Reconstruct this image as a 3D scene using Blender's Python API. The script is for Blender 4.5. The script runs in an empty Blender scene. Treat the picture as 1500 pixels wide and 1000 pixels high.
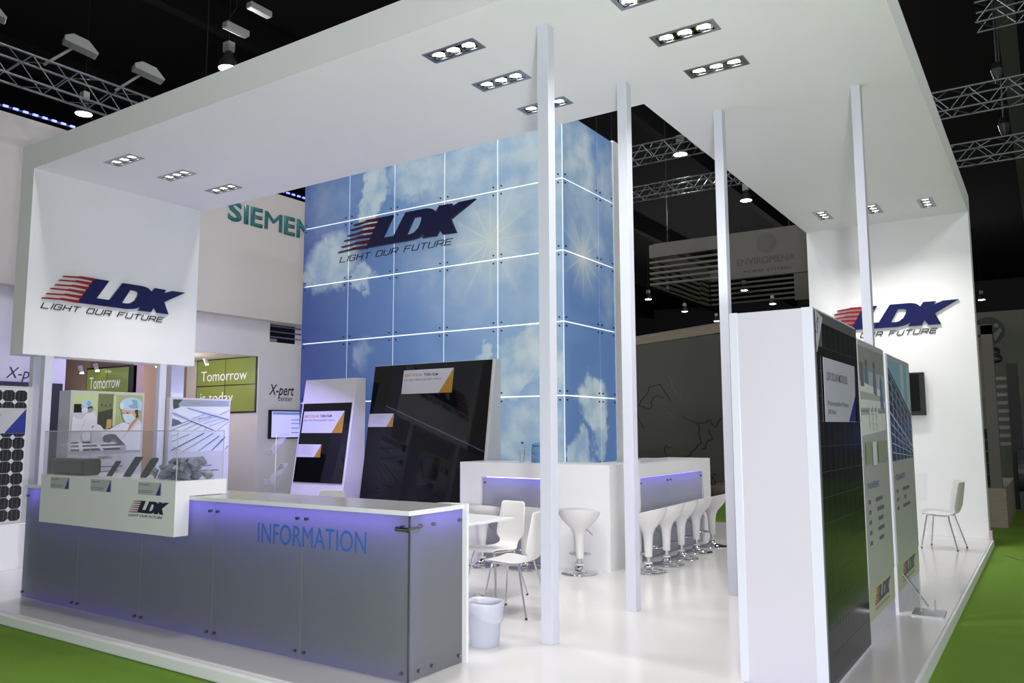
import bpy, bmesh, math, random
from mathutils import Vector, Matrix
random.seed(7)
SC = bpy.context.scene
COL = SC.collection
PI = math.pi

# ------------------------------------------------------------------ camera, world, exposure
def srgb(r, g, b):
    f = lambda c: ((c/255)/12.92 if c/255 <= .04045 else (((c/255)+.055)/1.055)**2.4)
    return (f(r), f(g), f(b), 1)
cam_d = bpy.data.cameras.new('camera'); cam = bpy.data.objects.new('camera', cam_d); COL.objects.link(cam)
SC.camera = cam
yaw, pitch, roll = 0.5875, 0.1095, -0.0031
d = Vector((-math.sin(yaw)*math.cos(pitch), math.cos(yaw)*math.cos(pitch), math.sin(pitch)))
r = d.cross(Vector((0, 0, 1))).normalized(); u = r.cross(d)
r2 = math.cos(roll)*r + math.sin(roll)*u; u2 = -math.sin(roll)*r + math.cos(roll)*u
cam.matrix_world = Matrix(((r2.x, u2.x, -d.x, 0), (r2.y, u2.y, -d.y, 0), (r2.z, u2.z, -d.z, 1.55), (0, 0, 0, 1)))
cam_d.sensor_width = 36; cam_d.lens = 1180.2/1500*36; cam_d.clip_start = .05; cam_d.clip_end = 300
W = bpy.data.worlds.new('hall_air'); SC.world = W; W.use_nodes = True
W.node_tree.nodes['Background'].inputs[0].default_value = (.93, .95, 1, 1)
W.node_tree.nodes['Background'].inputs[1].default_value = .40
SC.view_settings.view_transform = 'Standard'; SC.view_settings.look = 'None'
SC.view_settings.exposure = 0; SC.view_settings.gamma = 1; SC.view_settings.use_curve_mapping = False
HIGHBAY_W = 200      # lamps hung in the hall roof
SPOT_W = 56          # recessed fixtures in the canopy
def lamp_light(name, kind, loc, power, parent=None, size=.2, color=(1, 1, 1), spot=None, blend=.6, target=None):
    l = bpy.data.lights.new(name, kind); l.energy = power; l.color = color
    if kind == 'AREA': l.shape = 'DISK'; l.size = size
    else: l.shadow_soft_size = size
    if kind == 'SPOT': l.spot_size = spot; l.spot_blend = blend
    o = bpy.data.objects.new(name, l); COL.objects.link(o)
    o.location = loc
    if target is not None:
        o.rotation_euler = (Vector(target)-Vector(loc)).to_track_quat('-Z', 'Y').to_euler()
    if parent: o.parent = parent; o.location = Vector(loc)-BASE.get(parent.name, Vector())
    return o

BASE = {}
lamp_light('camera_flash', 'AREA', (.4, .1, 1.25), 292, size=.35, color=(.95, .96, 1), target=(-3.5, 6, 3.4))  # stands in for a flash at the camera; no lamp body

# ------------------------------------------------------------------ helpers
MAT = {}
def mat(name, rgb=(200, 200, 200), rough=.5, metal=0, emit=0, spec=.5, coat=0, vary=.03, scale=6, alpha=1, trans=0, bump=0):
    if name in MAT: return MAT[name]
    m = bpy.data.materials.new(name); m.use_nodes = True; nt = m.node_tree; p = nt.nodes['Principled BSDF']
    c = srgb(*rgb)
    tc = nt.nodes.new('ShaderNodeTexCoord'); no = nt.nodes.new('ShaderNodeTexNoise'); no.inputs['Scale'].default_value = scale
    nt.links.new(tc.outputs['Object'], no.inputs['Vector'])
    mx = nt.nodes.new('ShaderNodeMix'); mx.data_type = 'RGBA'
    nt.links.new(no.outputs['Fac'], mx.inputs[0])
    mx.inputs[6].default_value = tuple(min(1, x*(1-vary)) for x in c[:3])+(1,)
    mx.inputs[7].default_value = tuple(min(1, x*(1+vary)) for x in c[:3])+(1,)
    nt.links.new(mx.outputs[2], p.inputs['Base Color'])
    p.inputs['Roughness'].default_value = rough; p.inputs['Metallic'].default_value = metal
    p.inputs['Specular IOR Level'].default_value = spec; p.inputs['Coat Weight'].default_value = coat
    p.inputs['Transmission Weight'].default_value = trans; p.inputs['Alpha'].default_value = alpha
    if emit:
        nt.links.new(mx.outputs[2], p.inputs['Emission Color']); p.inputs['Emission Strength'].default_value = emit
    if bump:
        b = nt.nodes.new('ShaderNodeBump'); b.inputs['Strength'].default_value = bump; b.inputs['Distance'].default_value = .01
        nt.links.new(no.outputs['Fac'], b.inputs['Height']); nt.links.new(b.outputs[0], p.inputs['Normal'])
    MAT[name] = m; return m
def clear(name, tint=(253, 254, 254), gloss=.015, edge=.0):
    if name in MAT: return MAT[name]
    m = bpy.data.materials.new(name); m.use_nodes = True; nt = m.node_tree; nt.nodes.clear()
    o = nt.nodes.new('ShaderNodeOutputMaterial'); t = nt.nodes.new('ShaderNodeBsdfTransparent'); g = nt.nodes.new('ShaderNodeBsdfGlossy')
    lw = nt.nodes.new('ShaderNodeLayerWeight'); lw.inputs[0].default_value = .12
    mp = nt.nodes.new('ShaderNodeMapRange'); mp.inputs[3].default_value = gloss; mp.inputs[4].default_value = .45
    mx = nt.nodes.new('ShaderNodeMixShader'); t.inputs[0].default_value = srgb(*tint); g.inputs['Roughness'].default_value = .03
    nt.links.new(lw.outputs['Fresnel'], mp.inputs[0]); nt.links.new(mp.outputs[0], mx.inputs[0])
    nt.links.new(t.outputs[0], mx.inputs[1]); nt.links.new(g.outputs[0], mx.inputs[2]); nt.links.new(mx.outputs[0], o.inputs[0])
    MAT[name] = m; return m
def frosted(name, rgb, transl=.4, rough=.35):
    if name in MAT: return MAT[name]
    m = bpy.data.materials.new(name); m.use_nodes = True; nt = m.node_tree; nt.nodes.clear()
    o = nt.nodes.new('ShaderNodeOutputMaterial'); p = nt.nodes.new('ShaderNodeBsdfPrincipled'); t = nt.nodes.new('ShaderNodeBsdfTranslucent')
    no = nt.nodes.new('ShaderNodeTexNoise'); no.inputs['Scale'].default_value = 400
    tc = nt.nodes.new('ShaderNodeTexCoord'); nt.links.new(tc.outputs['Object'], no.inputs[0])
    mx = nt.nodes.new('ShaderNodeMixShader'); mx.inputs[0].default_value = transl
    p.inputs['Base Color'].default_value = srgb(*rgb); p.inputs['Roughness'].default_value = rough; t.inputs[0].default_value = (.85, .87, .95, 1)
    b = nt.nodes.new('ShaderNodeBump'); b.inputs['Strength'].default_value = .05; nt.links.new(no.outputs['Fac'], b.inputs['Height']); nt.links.new(b.outputs[0], p.inputs['Normal'])
    nt.links.new(p.outputs[0], mx.inputs[1]); nt.links.new(t.outputs[0], mx.inputs[2]); nt.links.new(mx.outputs[0], o.inputs[0])
    MAT[name] = m; return m

class MB:
    def __init__(s): s.v = []; s.f = []; s.m = []
    def quad(s, pts, m=0):
        n = len(s.v); s.v += [tuple(p) for p in pts]; s.f.append(tuple(range(n, n+len(pts)))); s.m.append(m); return s
    def box(s, x0, x1, y0, y1, z0, z1, m=0):
        n = len(s.v)
        s.v += [(x, y, z) for z in (z0, z1) for x, y in ((x0, y0), (x1, y0), (x1, y1), (x0, y1))]
        for f in ((0, 3, 2, 1), (4, 5, 6, 7), (0, 1, 5, 4), (1, 2, 6, 5), (2, 3, 7, 6), (3, 0, 4, 7)):
            s.f.append(tuple(n+i for i in f)); s.m.append(m)
        return s
    def prism(s, poly, o, u, v, w, m=0):
        """polygon (a,b) in plane o+a*u+b*v, swept along w"""
        o, u, v, w = Vector(o), Vector(u), Vector(v), Vector(w); n = len(s.v); k = len(poly)
        for off in (Vector(), w):
            for a, b in poly: s.v.append(tuple(o+u*a+v*b+off))
        s.f.append(tuple(n+i for i in range(k))[::-1]); s.f.append(tuple(n+k+i for i in range(k))); s.m += [m, m]
        for i in range(k): s.f.append((n+i, n+(i+1) % k, n+k+(i+1) % k, n+k+i)); s.m.append(m)
        return s
    def cyl(s, a, b, r0, r1=None, n=12, m=0, cap=True):
        r1 = r0 if r1 is None else r1
        a, b = Vector(a), Vector(b); ax = (b-a).normalized(); t = ax.orthogonal().normalized(); q = ax.cross(t); k = len(s.v)
        for c, rr in ((a, r0), (b, r1)):
            for i in range(n):
                an = 2*PI*i/n; s.v.append(tuple(c+(t*math.cos(an)+q*math.sin(an))*rr))
        for i in range(n): s.f.append((k+i, k+(i+1) % n, k+n+(i+1) % n, k+n+i)); s.m.append(m)
        if cap: s.f.append(tuple(k+i for i in range(n))[::-1]); s.f.append(tuple(k+n+i for i in range(n))); s.m += [m, m]
        return s
    def tube(s, pts, r, n=8, m=0):
        pts = [Vector(p) for p in pts]; k = len(s.v); prev = None
        for i, p in enumerate(pts):
            t = (pts[min(i+1, len(pts)-1)]-pts[max(i-1, 0)]).normalized()
            a = t.orthogonal().normalized() if prev is None else (prev-t*prev.dot(t)).normalized(); prev = a; b = t.cross(a)
            for j in range(n): s.v.append(tuple(p+(a*math.cos(2*PI*j/n)+b*math.sin(2*PI*j/n))*r))
        for i in range(len(pts)-1):
            for j in range(n): s.f.append((k+i*n+j, k+i*n+(j+1) % n, k+(i+1)*n+(j+1) % n, k+(i+1)*n+j)); s.m.append(m)
        s.f.append(tuple(k+j for j in range(n))[::-1]); s.f.append(tuple(k+(len(pts)-1)*n+j for j in range(n))); s.m += [m, m]
        return s
    def lathe(s, prof, c=(0, 0, 0), n=24, m=0, fn=None):
        k = len(s.v)
        for (rr, z) in prof:
            for i in range(n):
                an = 2*PI*i/n; x, y, zz = rr*math.cos(an), rr*math.sin(an), z
                if fn: x, y, zz = fn(x, y, zz, rr)
                s.v.append((c[0]+x, c[1]+y, c[2]+zz))
        for a in range(len(prof)-1):
            for i in range(n): s.f.append((k+a*n+i, k+a*n+(i+1) % n, k+(a+1)*n+(i+1) % n, k+(a+1)*n+i)); s.m.append(m)
        return s
    def mesh(s, name, smooth=False):
        me = bpy.data.meshes.new(name); me.from_pydata(s.v, [], s.f); me.polygons.foreach_set('material_index', s.m)
        if smooth: me.polygons.foreach_set('use_smooth', [True]*len(s.f))
        bm = bmesh.new(); bm.from_mesh(me); bmesh.ops.recalc_face_normals(bm, faces=bm.faces); bm.to_mesh(me); bm.free(); return me
def put(name, me, mats, parent=None, bevel=0, sub=0, solid=0, angle=None, **tags):
    if isinstance(me, MB): me = me.mesh(name)
    o = bpy.data.objects.new(name, me); COL.objects.link(o)
    if parent:
        root = parent
        while root.parent: root = root.parent
        b = BASE.get(root.name, Vector()); me.transform(Matrix.Translation(-b)); o.parent = parent
    if len(me.materials): me.materials.clear()
    for m in (mats if isinstance(mats, (list, tuple)) else [mats]): me.materials.append(m)
    if solid:
        q = o.modifiers.new('s', 'SOLIDIFY'); q.thickness = solid; q.offset = 0
    if bevel:
        q = o.modifiers.new('b', 'BEVEL'); q.width = bevel; q.segments = 2; q.limit_method = 'ANGLE'
    if sub:
        q = o.modifiers.new('u', 'SUBSURF'); q.levels = sub; q.render_levels = sub
    if angle:
        me.polygons.foreach_set('use_smooth', [True]*len(me.polygons)); me.set_sharp_from_angle(angle=math.radians(angle))
    for k, v in tags.items(): o[k] = v
    return o
def thing(name, label, category, loc=(0, 0, 0), group=None, rz=0):
    o = bpy.data.objects.new(name, None); COL.objects.link(o); o.location = loc; o.rotation_euler.z = rz; o.empty_display_size = .1
    o['label'] = label; o['category'] = category
    if group: o['group'] = group
    BASE[o.name] = Vector(loc) if rz == 0 else Vector()
    return o
def solo(name, mb, mats, label, category, loc=(0, 0, 0), group=None, **k):
    """single-mesh thing, origin at loc"""
    me = mb.mesh(name) if isinstance(mb, MB) else mb
    me.transform(Matrix.Translation(-Vector(loc)))
    o = put(name, me, mats, **k); o.location = loc; o['label'] = label; o['category'] = category
    if group: o['group'] = group
    return o
def dup(root, loc, rz=0, label=None, group=None):
    c = root.copy(); COL.objects.link(c); c.location = loc; c.rotation_euler.z = rz
    if label: c['label'] = label
    if group: c['group'] = group
    def rec(a, b):
        for ch in list(a.children):
            k = ch.copy(); COL.objects.link(k); k.parent = b; rec(ch, k)
    rec(root, c); return c
def copy_part(o, parent, loc):
    c = o.copy(); COL.objects.link(c); c.parent = parent; c.location = loc; return c
_dg = None
def curve_mesh(cu):
    o = bpy.data.objects.new('tmp', cu); COL.objects.link(o)
    dg = bpy.context.evaluated_depsgraph_get(); dg.update()
    me = bpy.data.meshes.new_from_object(o.evaluated_get(dg)); bpy.data.objects.remove(o); return me
def frame(me, o, u, v):
    u, v, o = Vector(u).normalized(), Vector(v).normalized(), Vector(o); n = u.cross(v)
    me.transform(Matrix(((u.x, v.x, n.x, o.x), (u.y, v.y, n.y, o.y), (u.z, v.z, n.z, o.z), (0, 0, 0, 1)))); return me
def text(body, o, u, v, width=None, height=.1, depth=.002, shear=0, bold=0, spacing=1):
    cu = bpy.data.curves.new('t', 'FONT'); cu.body = body; cu.size = 1; cu.extrude = 0; cu.shear = shear; cu.offset = bold; cu.space_character = spacing
    cu.resolution_u = 3
    me = curve_mesh(cu)
    xs = [q.co.x for q in me.vertices]; ys = [q.co.y for q in me.vertices]
    # scale: cap height = height, total width = width
    caph = .73; sx = width/(max(xs)-min(xs)) if width else height/caph
    me.transform(Matrix.Diagonal((sx, height/caph, 1, 1)) @ Matrix.Translation((-min(xs), 0, 0)))
    bm = bmesh.new(); bm.from_mesh(me)
    if depth > .004:
        g = bmesh.ops.extrude_face_region(bm, geom=bm.faces[:]); bmesh.ops.translate(bm, verts=[q for q in g['geom'] if isinstance(q, bmesh.types.BMVert)], vec=(0, 0, depth))
    else: bmesh.ops.translate(bm, verts=bm.verts, vec=(0, 0, depth))
    bm.to_mesh(me); bm.free()
    return frame(me, o, u, v)
def flat(splines, o, u, v, sx, sy, depth):
    cu = bpy.data.curves.new('c', 'CURVE'); cu.dimensions = '2D'; cu.fill_mode = 'BOTH'; cu.extrude = depth/2
    for pts in splines:
        s = cu.splines.new('POLY'); s.points.add(len(pts)-1); s.use_cyclic_u = True
        for p, (a, b) in zip(s.points, pts): p.co = (a*sx, b*sy, 0, 1)
    me = curve_mesh(cu); me.transform(Matrix.Translation((0, 0, depth/2))); return frame(me, o, u, v)

# ------------------------------------------------------------------ materials
white = mat('white_gloss_paint', (234, 234, 235), .28, vary=.015)
wall_w = mat('white_matt_paint', (243, 243, 244), .55, vary=.015, scale=2)
postm = mat('white_post_paint', (216, 218, 230), .35, vary=.01)
floor_w = mat('white_stage_vinyl', (221, 218, 217), .16, vary=.02, scale=3)
silver = mat('brushed_aluminium', (170, 172, 176), .32, 1)
chrome = mat('chrome', (215, 215, 218), .06, 1, vary=.005)
black = mat('black_plastic', (18, 18, 20), .4)
blackgl = mat('black_glass', (10, 10, 12), .04, spec=.35, vary=.02)
dark = mat('hall_black', (7, 7, 8), .9, spec=.1)
steel = mat('truss_aluminium', (120, 122, 128), .4, .8)
lampgrey = mat('lamp_housing_grey', (120, 122, 120), .5)
bulb = mat('lamp_glow', (255, 253, 248), .4, emit=6)
hbulb = mat('hall_lamp_glow', (255, 252, 245), .4, emit=12)
navy = mat('logo_blue', (13, 18, 78), .25, vary=.05)
navy2 = mat('label_blue', (36, 48, 135), .4)
red = mat('logo_red', (150, 12, 22), .35)
blackt = mat('black_lettering', (22, 22, 26), .5)
greyt = mat('grey_lettering', (110, 112, 122), .6)
paper = mat('label_white', (186, 186, 191), .5)
gold = mat('label_gold', (158, 116, 24), .4)
orange = mat('lettering_gold', (190, 140, 60), .5)
led = mat('violet_led', (140, 122, 255), .5, emit=20)
led2 = mat('violet_led_bar', (140, 122, 255), .5, emit=9)
acryl = clear('clear_acrylic')
dgrey = mat('body_grey', (150, 152, 158), .6)

# ------------------------------------------------------------------ hall shell
def carpet():
    m = mat('green_carpet', (112, 148, 58), .95, spec=.1, vary=.10, scale=90, bump=.3); return m
put('floor', MB().box(-45, 30, -12, 75, -.13, -.1), carpet(), kind='structure')
put('ceiling', MB().box(-45, 30, -12, 75, 13.5, 13.7), dark, kind='structure')
put('wall_back', MB().box(-45, 30, 75, 75.3, -.1, 13.6), mat('hall_wall_dark', (28, 28, 30), .9), kind='structure')
put('wall_left', MB().box(-45.3, -45, -12, 75, -.1, 13.6), mat('hall_wall_dark', (28, 28, 30), .9), kind='structure')
put('wall_right', MB().box(9.5, 30, 28, 28.3, -.1, 13.6), mat('hall_wall_dark', (28, 28, 30), .9), kind='structure')
for i, x in enumerate((-40, -33, -26, -19, -12)):   # roof beams along y
    put('trim_%d' % (i+1), MB().box(x, x+.35, -12, 75, 12.7, 13.5), mat('roof_beam', (8, 8, 9), .9, spec=.1), kind='structure')

# ------------------------------------------------------------------ platform
t = thing('exhibition_platform', 'low white glossy stage floor under the whole stand', 'platform', (-6, 8, -.1))
put('deck', MB().box(-13.4, -.8, 3.56, 13.45, -.06, 0), floor_w, t, bevel=.006)
put('edge_board', MB().box(-13.4, -.78, 3.51, 3.56, -.1, -.012), wall_w, t, bevel=.012)
put('edge_board', MB().box(-.8, -.78, 3.56, 13.45, -.1, -.006), wall_w, t)
put('plinth', MB().box(-13.3, -.85, 3.6, 13.4, -.1, -.061), wall_w, t)

# ------------------------------------------------------------------ canopy with holes for the fixtures
ZC, ZT = 4.73, 5.04
FIX = [(-8.92, 5.14, 0), (-8.92, 5.83, 0), (-8.92, 6.52, 0), (-4.0, 5.13, 0), (-4.0, 5.84, 0), (-3.965, 6.55, 0),
       (-2.265, 5.23, 0), (-2.265, 5.93, 0), (-2.265, 6.67, 0), (-2.655, 12.41, 1), (-1.965, 12.45, 1), (-1.278, 12.52, 1)]
HW, HD = .25, .08
def fixrect(f): return (f[0]-(HW, HD)[f[2]], f[0]+(HW, HD)[f[2]], f[1]-(HD, HW)[f[2]], f[1]+(HD, HW)[f[2]])
X0, X1, Y0, Y1, XH = -10.085, -.83, 4.69, 7.06, -3.135
def slab_with_holes(x0, x1, y0, y1, rects):
    xs = sorted({x0, x1} | {round(a, 4) for q in rects for a in q[:2]}); ys = sorted({y0, y1} | {round(a, 4) for q in rects for a in q[2:]})
    mb = MB(); hole = lambda i, j: i < 0 or j < 0 or i >= len(xs)-1 or j >= len(ys)-1 or any(a-1e-3 < (xs[i]+xs[i+1])/2 < b+1e-3 and c-1e-3 < (ys[j]+ys[j+1])/2 < e+1e-3 for a, b, c, e in rects)
    for i in range(len(xs)-1):
        for j in range(len(ys)-1):
            if hole(i, j): continue
            a, b, c, e = xs[i], xs[i+1], ys[j], ys[j+1]
            mb.quad([(a, c, ZC), (a, e, ZC), (b, e, ZC), (b, c, ZC)]); mb.quad([(a, c, ZT), (b, c, ZT), (b, e, ZT), (a, e, ZT)])
            if hole(i-1, j): mb.quad([(a, c, ZC), (a, c, ZT), (a, e, ZT), (a, e, ZC)])
            if hole(i+1, j): mb.quad([(b, c, ZC), (b, e, ZC), (b, e, ZT), (b, c, ZT)])
            if hole(i, j-1): mb.quad([(a, c, ZC), (b, c, ZC), (b, c, ZT), (a, c, ZT)])
            if hole(i, j+1): mb.quad([(a, e, ZC), (a, e, ZT), (b, e, ZT), (b, e, ZC)])
    return mb
t = thing('canopy', 'huge white L-shaped canopy over the stand with hanging left panel and right wall', 'canopy', (-5, 8, 0))
put('front_slab', slab_with_holes(X0-.31, X1, Y0, Y1, [fixrect(f) for f in FIX[:9]]), wall_w, t)
put('side_slab', slab_with_holes(XH, X1, Y1, 13.379, [fixrect(f) for f in FIX[9:]]), wall_w, t)
put('hanging_panel', MB().box(X0-.31, X0, Y0, 7.0, 2.465, ZC), wall_w, t, bevel=.003)
put('end_wall', MB().box(XH, X1, 13.38, 13.68, 0, ZT), wall_w, t, bevel=.003)

def fixture():
    t = thing('recessed_downlight', 'x', 'ceiling light', (0, 0, 0), 'recessed triple downlights in the canopy')
    a, b = HW, HD; e = .018
    mb = MB()
    for q in ((-a-e, a+e, -b-e, -b+e), (-a-e, a+e, b-e, b+e), (-a-e, -a+e, -b+e, b-e), (a-e, a+e, -b+e, b-e)): mb.box(*q, -.006, 0)
    put('frame', mb, silver, t)
    mb = MB(); mb.quad([(-a, -b, .1), (a, -b, .1), (a, b, .1), (-a, b, .1)])
    for p, q in (((-a, -b), (a, -b)), ((a, -b), (a, b)), ((a, b), (-a, b)), ((-a, b), (-a, -b))):
        mb.quad([(*p, 0), (*q, 0), (*q, .1), (*p, .1)])
    put('housing', mb, mat('housing_black', (6, 6, 7), .9, spec=.05), t)
    for i in (-1, 0, 1):
        lp = put('lamp', MB().lathe([(.072, .004), (.074, .0), (.066, 0), (.06, .03), (.045, .055), (.0, .06)], (i*.158, 0, 0), 20), chrome, t, angle=40)
        put('bulb', MB().lathe([(.0, .014), (.050, .016), (.050, .024), (0, .028)], (i*.158, 0, 0), 16), bulb, lp)
    return t
fx = fixture()
FL = ['triple downlight nearest the left hanging panel, front row', 'triple downlight near the left hanging panel, middle row', 'triple downlight near the left hanging panel, back row',
      'triple downlight left of the tall front post, front one', 'triple downlight left of the tall front post, middle one', 'triple downlight partly hidden behind the tall front post',
      'triple downlight cut by the top edge of the picture', 'triple downlight between the posts on the right arm, middle one', 'triple downlight between the posts on the right arm, rear one',
      'small triple downlight at the inner side of the far right wall', 'small triple downlight half hidden by the far right post', 'small triple downlight nearest the outer edge of the far right wall']
for i, f in enumerate(FIX):
    o = fx if i == 0 else dup(fx, (0, 0, 0)); o.location = (f[0], f[1], ZC); o.rotation_euler.z = f[2]*PI/2; o['label'] = FL[i]
    s = lamp_light('spot_light', 'SPOT', (0, 0, -.03), SPOT_W*(1.02 if i < 3 else .84 if i < 9 else .9), size=.06, color=(1, .975, .94), spot=(1.6 if i < 3 else 2.5 if i < 9 else 2.1), blend=.8); s.parent = o

# ------------------------------------------------------------------ posts
def post(x, y, w, z1, label, dd=.1):
    solo('support_post', MB().box(x, x+w, y, y+dd, 0, z1), postm, label, 'post', (x+w/2, y+dd/2, 0), 'square white posts under the canopy', bevel=.003)
post(-3.20, 5.176, .098, ZC, 'nearest tall square white post, in front of the bar stools')
post(-3.155, 6.50, .095, ZC, 'second tall square white post, between the two parts of the bar')
post(-2.632, 7.61, .088, ZC, 'third tall white post, just left of the white exhibit tower')
post(-1.365, 7.76, .08, ZC, 'tall white post rising behind the solar display boards')
post(-10.17, 4.95, .09, 2.465, 'short square post under the left hanging panel, front left')
post(-10.17, 6.47, .09, 2.465, 'short square post under the left hanging panel, front right')
post(-10.385, 4.92, .1, 2.465, 'rear short post under the left hanging panel, left one', .2)
post(-10.385, 6.78, .1, 2.465, 'rear short post under the left hanging panel, right one', .2)

# ------------------------------------------------------------------ company logo
LG = [(0.22, 0.0), (0.324, 1.0), (0.423, 1.0), (0.342, 0.257), (0.432, 0.257), (0.519, 1.0), (0.667, 1.0), (0.695, .97), (0.71, 0.94), (0.736, 0.82), (0.758, 1.0), (0.844, 0.99), (0.831, 0.858), (0.894, 0.99), (1.0, 1.0), (0.834, 0.48), (0.872, 0), (0.784, 0.0), (0.759, 0.212), (0.736, 0), (0.641, 0), (0.66, 0.146), (0.616, 0.047), (0.566, 0), (0.507, 0)]
HL = [(0.575, 0.769), (0.61, 0.765), (0.63, 0.74), (0.636, 0.689), (0.63, 0.564), (0.612, 0.375), (0.579, 0.238), (0.543, 0.207), (0.52, 0.22)]
SLF = [(0.123, 0.93), (0.099, 0.768), (0.076, 0.576), (0.049, 0.416), (0.026, 0.208), (0.0, 0.033)]
SRT = [(0.322, 0.99), (0.306, 0.813), (0.288, 0.629), (0.268, 0.439), (0.249, 0.256), (0.23, 0.071)]
GLY = {'L': [[(0, 1), (0, 0), (1, 0)]], 'I': [[(.1, 0), (.1, 1)]], 'G': [[(1, .8), (.9, 1), (.1, 1), (0, .85), (0, .15), (.1, 0), (.9, 0), (1, .15), (1, .5), (.55, .5)]], 'H': [[(0, 0), (0, 1)], [(1, 0), (1, 1)], [(0, .52), (1, .52)]],
       'T': [[(0, 1), (1, 1)], [(.5, 1), (.5, 0)]], 'O': [[(.1, 0), (.9, 0), (1, .15), (1, .85), (.9, 1), (.1, 1), (0, .85), (0, .15), (.1, 0)]], 'U': [[(0, 1), (0, .15), (.1, 0), (.9, 0), (1, .15), (1, 1)]],
       'R': [[(0, 0), (0, 1), (.9, 1), (1, .85), (1, .55), (.9, .42), (0, .42)], [(.6, .42), (1, 0)]], 'F': [[(0, 0), (0, 1), (1, 1)], [(0, .52), (.8, .52)]], 'E': [[(1, 0), (0, 0), (0, 1), (1, 1)], [(0, .52), (.85, .52)]]}
def stroke_line(body, o, u, v, width, height, th, depth, shear, m, parent):
    adv = [(.45 if c == 'I' else .9 if c == ' ' else 1.38) for c in body]; k = width/(sum(adv)-.38+shear*.5); x = 0
    u, v, o = Vector(u), Vector(v), Vector(o); n = u.cross(v)
    for c, a in zip(body, adv):
        if c != ' ':
            mb = MB()
            for st_ in GLY[c]:
                q = [Vector(((x+p)*k+shear*b*height, b*height)) for p, b in st_]
                for i in range(len(q)-1):
                    e = (q[i+1]-q[i]).normalized(); f = Vector((-e.y, e.x))*th/2; ee = e*th*.45
                    mb.prism([tuple(q[i]-f-ee), tuple(q[i+1]-f+ee), tuple(q[i+1]+f+ee), tuple(q[i]+f-ee)], o, u, v, n*depth)
            put('tagline_letter', mb, m, parent)
        x += a
def logo(label, o, u, w, h, depth, tagmat=blackt, stripe=red, letters=navy, n_off=0, group=None, parent=None, tagline=True):
    u = Vector(u); v = Vector((0, 0, 1)); n = u.cross(v); o = Vector(o)+n*n_off
    t = parent or thing('company_sign', label, 'sign', tuple(o), group)
    put('letters', flat([LG, HL], o, u, v, w, h, depth), letters, t)
    for i, ((a, b), (c, e)) in enumerate(zip(SLF, SRT)):
        th = .075
        q = [(a, b), ((a*.55+c*.45), b*.55+e*.45+.02), (a*.5+c*.5, b*.5+e*.5+.045), (c, e+.02), (c-.008, e-.085), (a*.5+c*.5, b*.5+e*.5-.03), (a-.005, b-.045)]
        put('stripe', flat([q], o, u, v, w, h, depth), stripe, t)
    if tagline:
        stroke_line('LIGHT OUR FUTURE', o-v*(.345*h)+u*(-.003*w), u, v, .84*w, .19*h, .022*h if w > 2.5 else .026*h, .012, .45, tagmat, t)
    return t
logo('red and blue raised sign letters on the left hanging panel', (X0, 4.87, 3.155), (0, 1, 0), 1.92, .335, .03, group='company signs on stand')
logo('red and blue raised sign letters high on the blue glass tower', (-9.69, 9.40, 4.49), (1, 0, 0), 2.815, .46, .05, stripe=mat('tower_red_shaded', (84, 8, 14), .35), letters=mat('tower_navy_shaded', (8, 11, 58), .3), group='company signs on stand')  # darker red and navy than the other signs: shade put into the colour
logo('red and blue raised sign letters on the far right white wall', (-2.945, 13.38, 3.09), (1, 0, 0), 1.925, .35, .03, group='company signs on stand')

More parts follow.
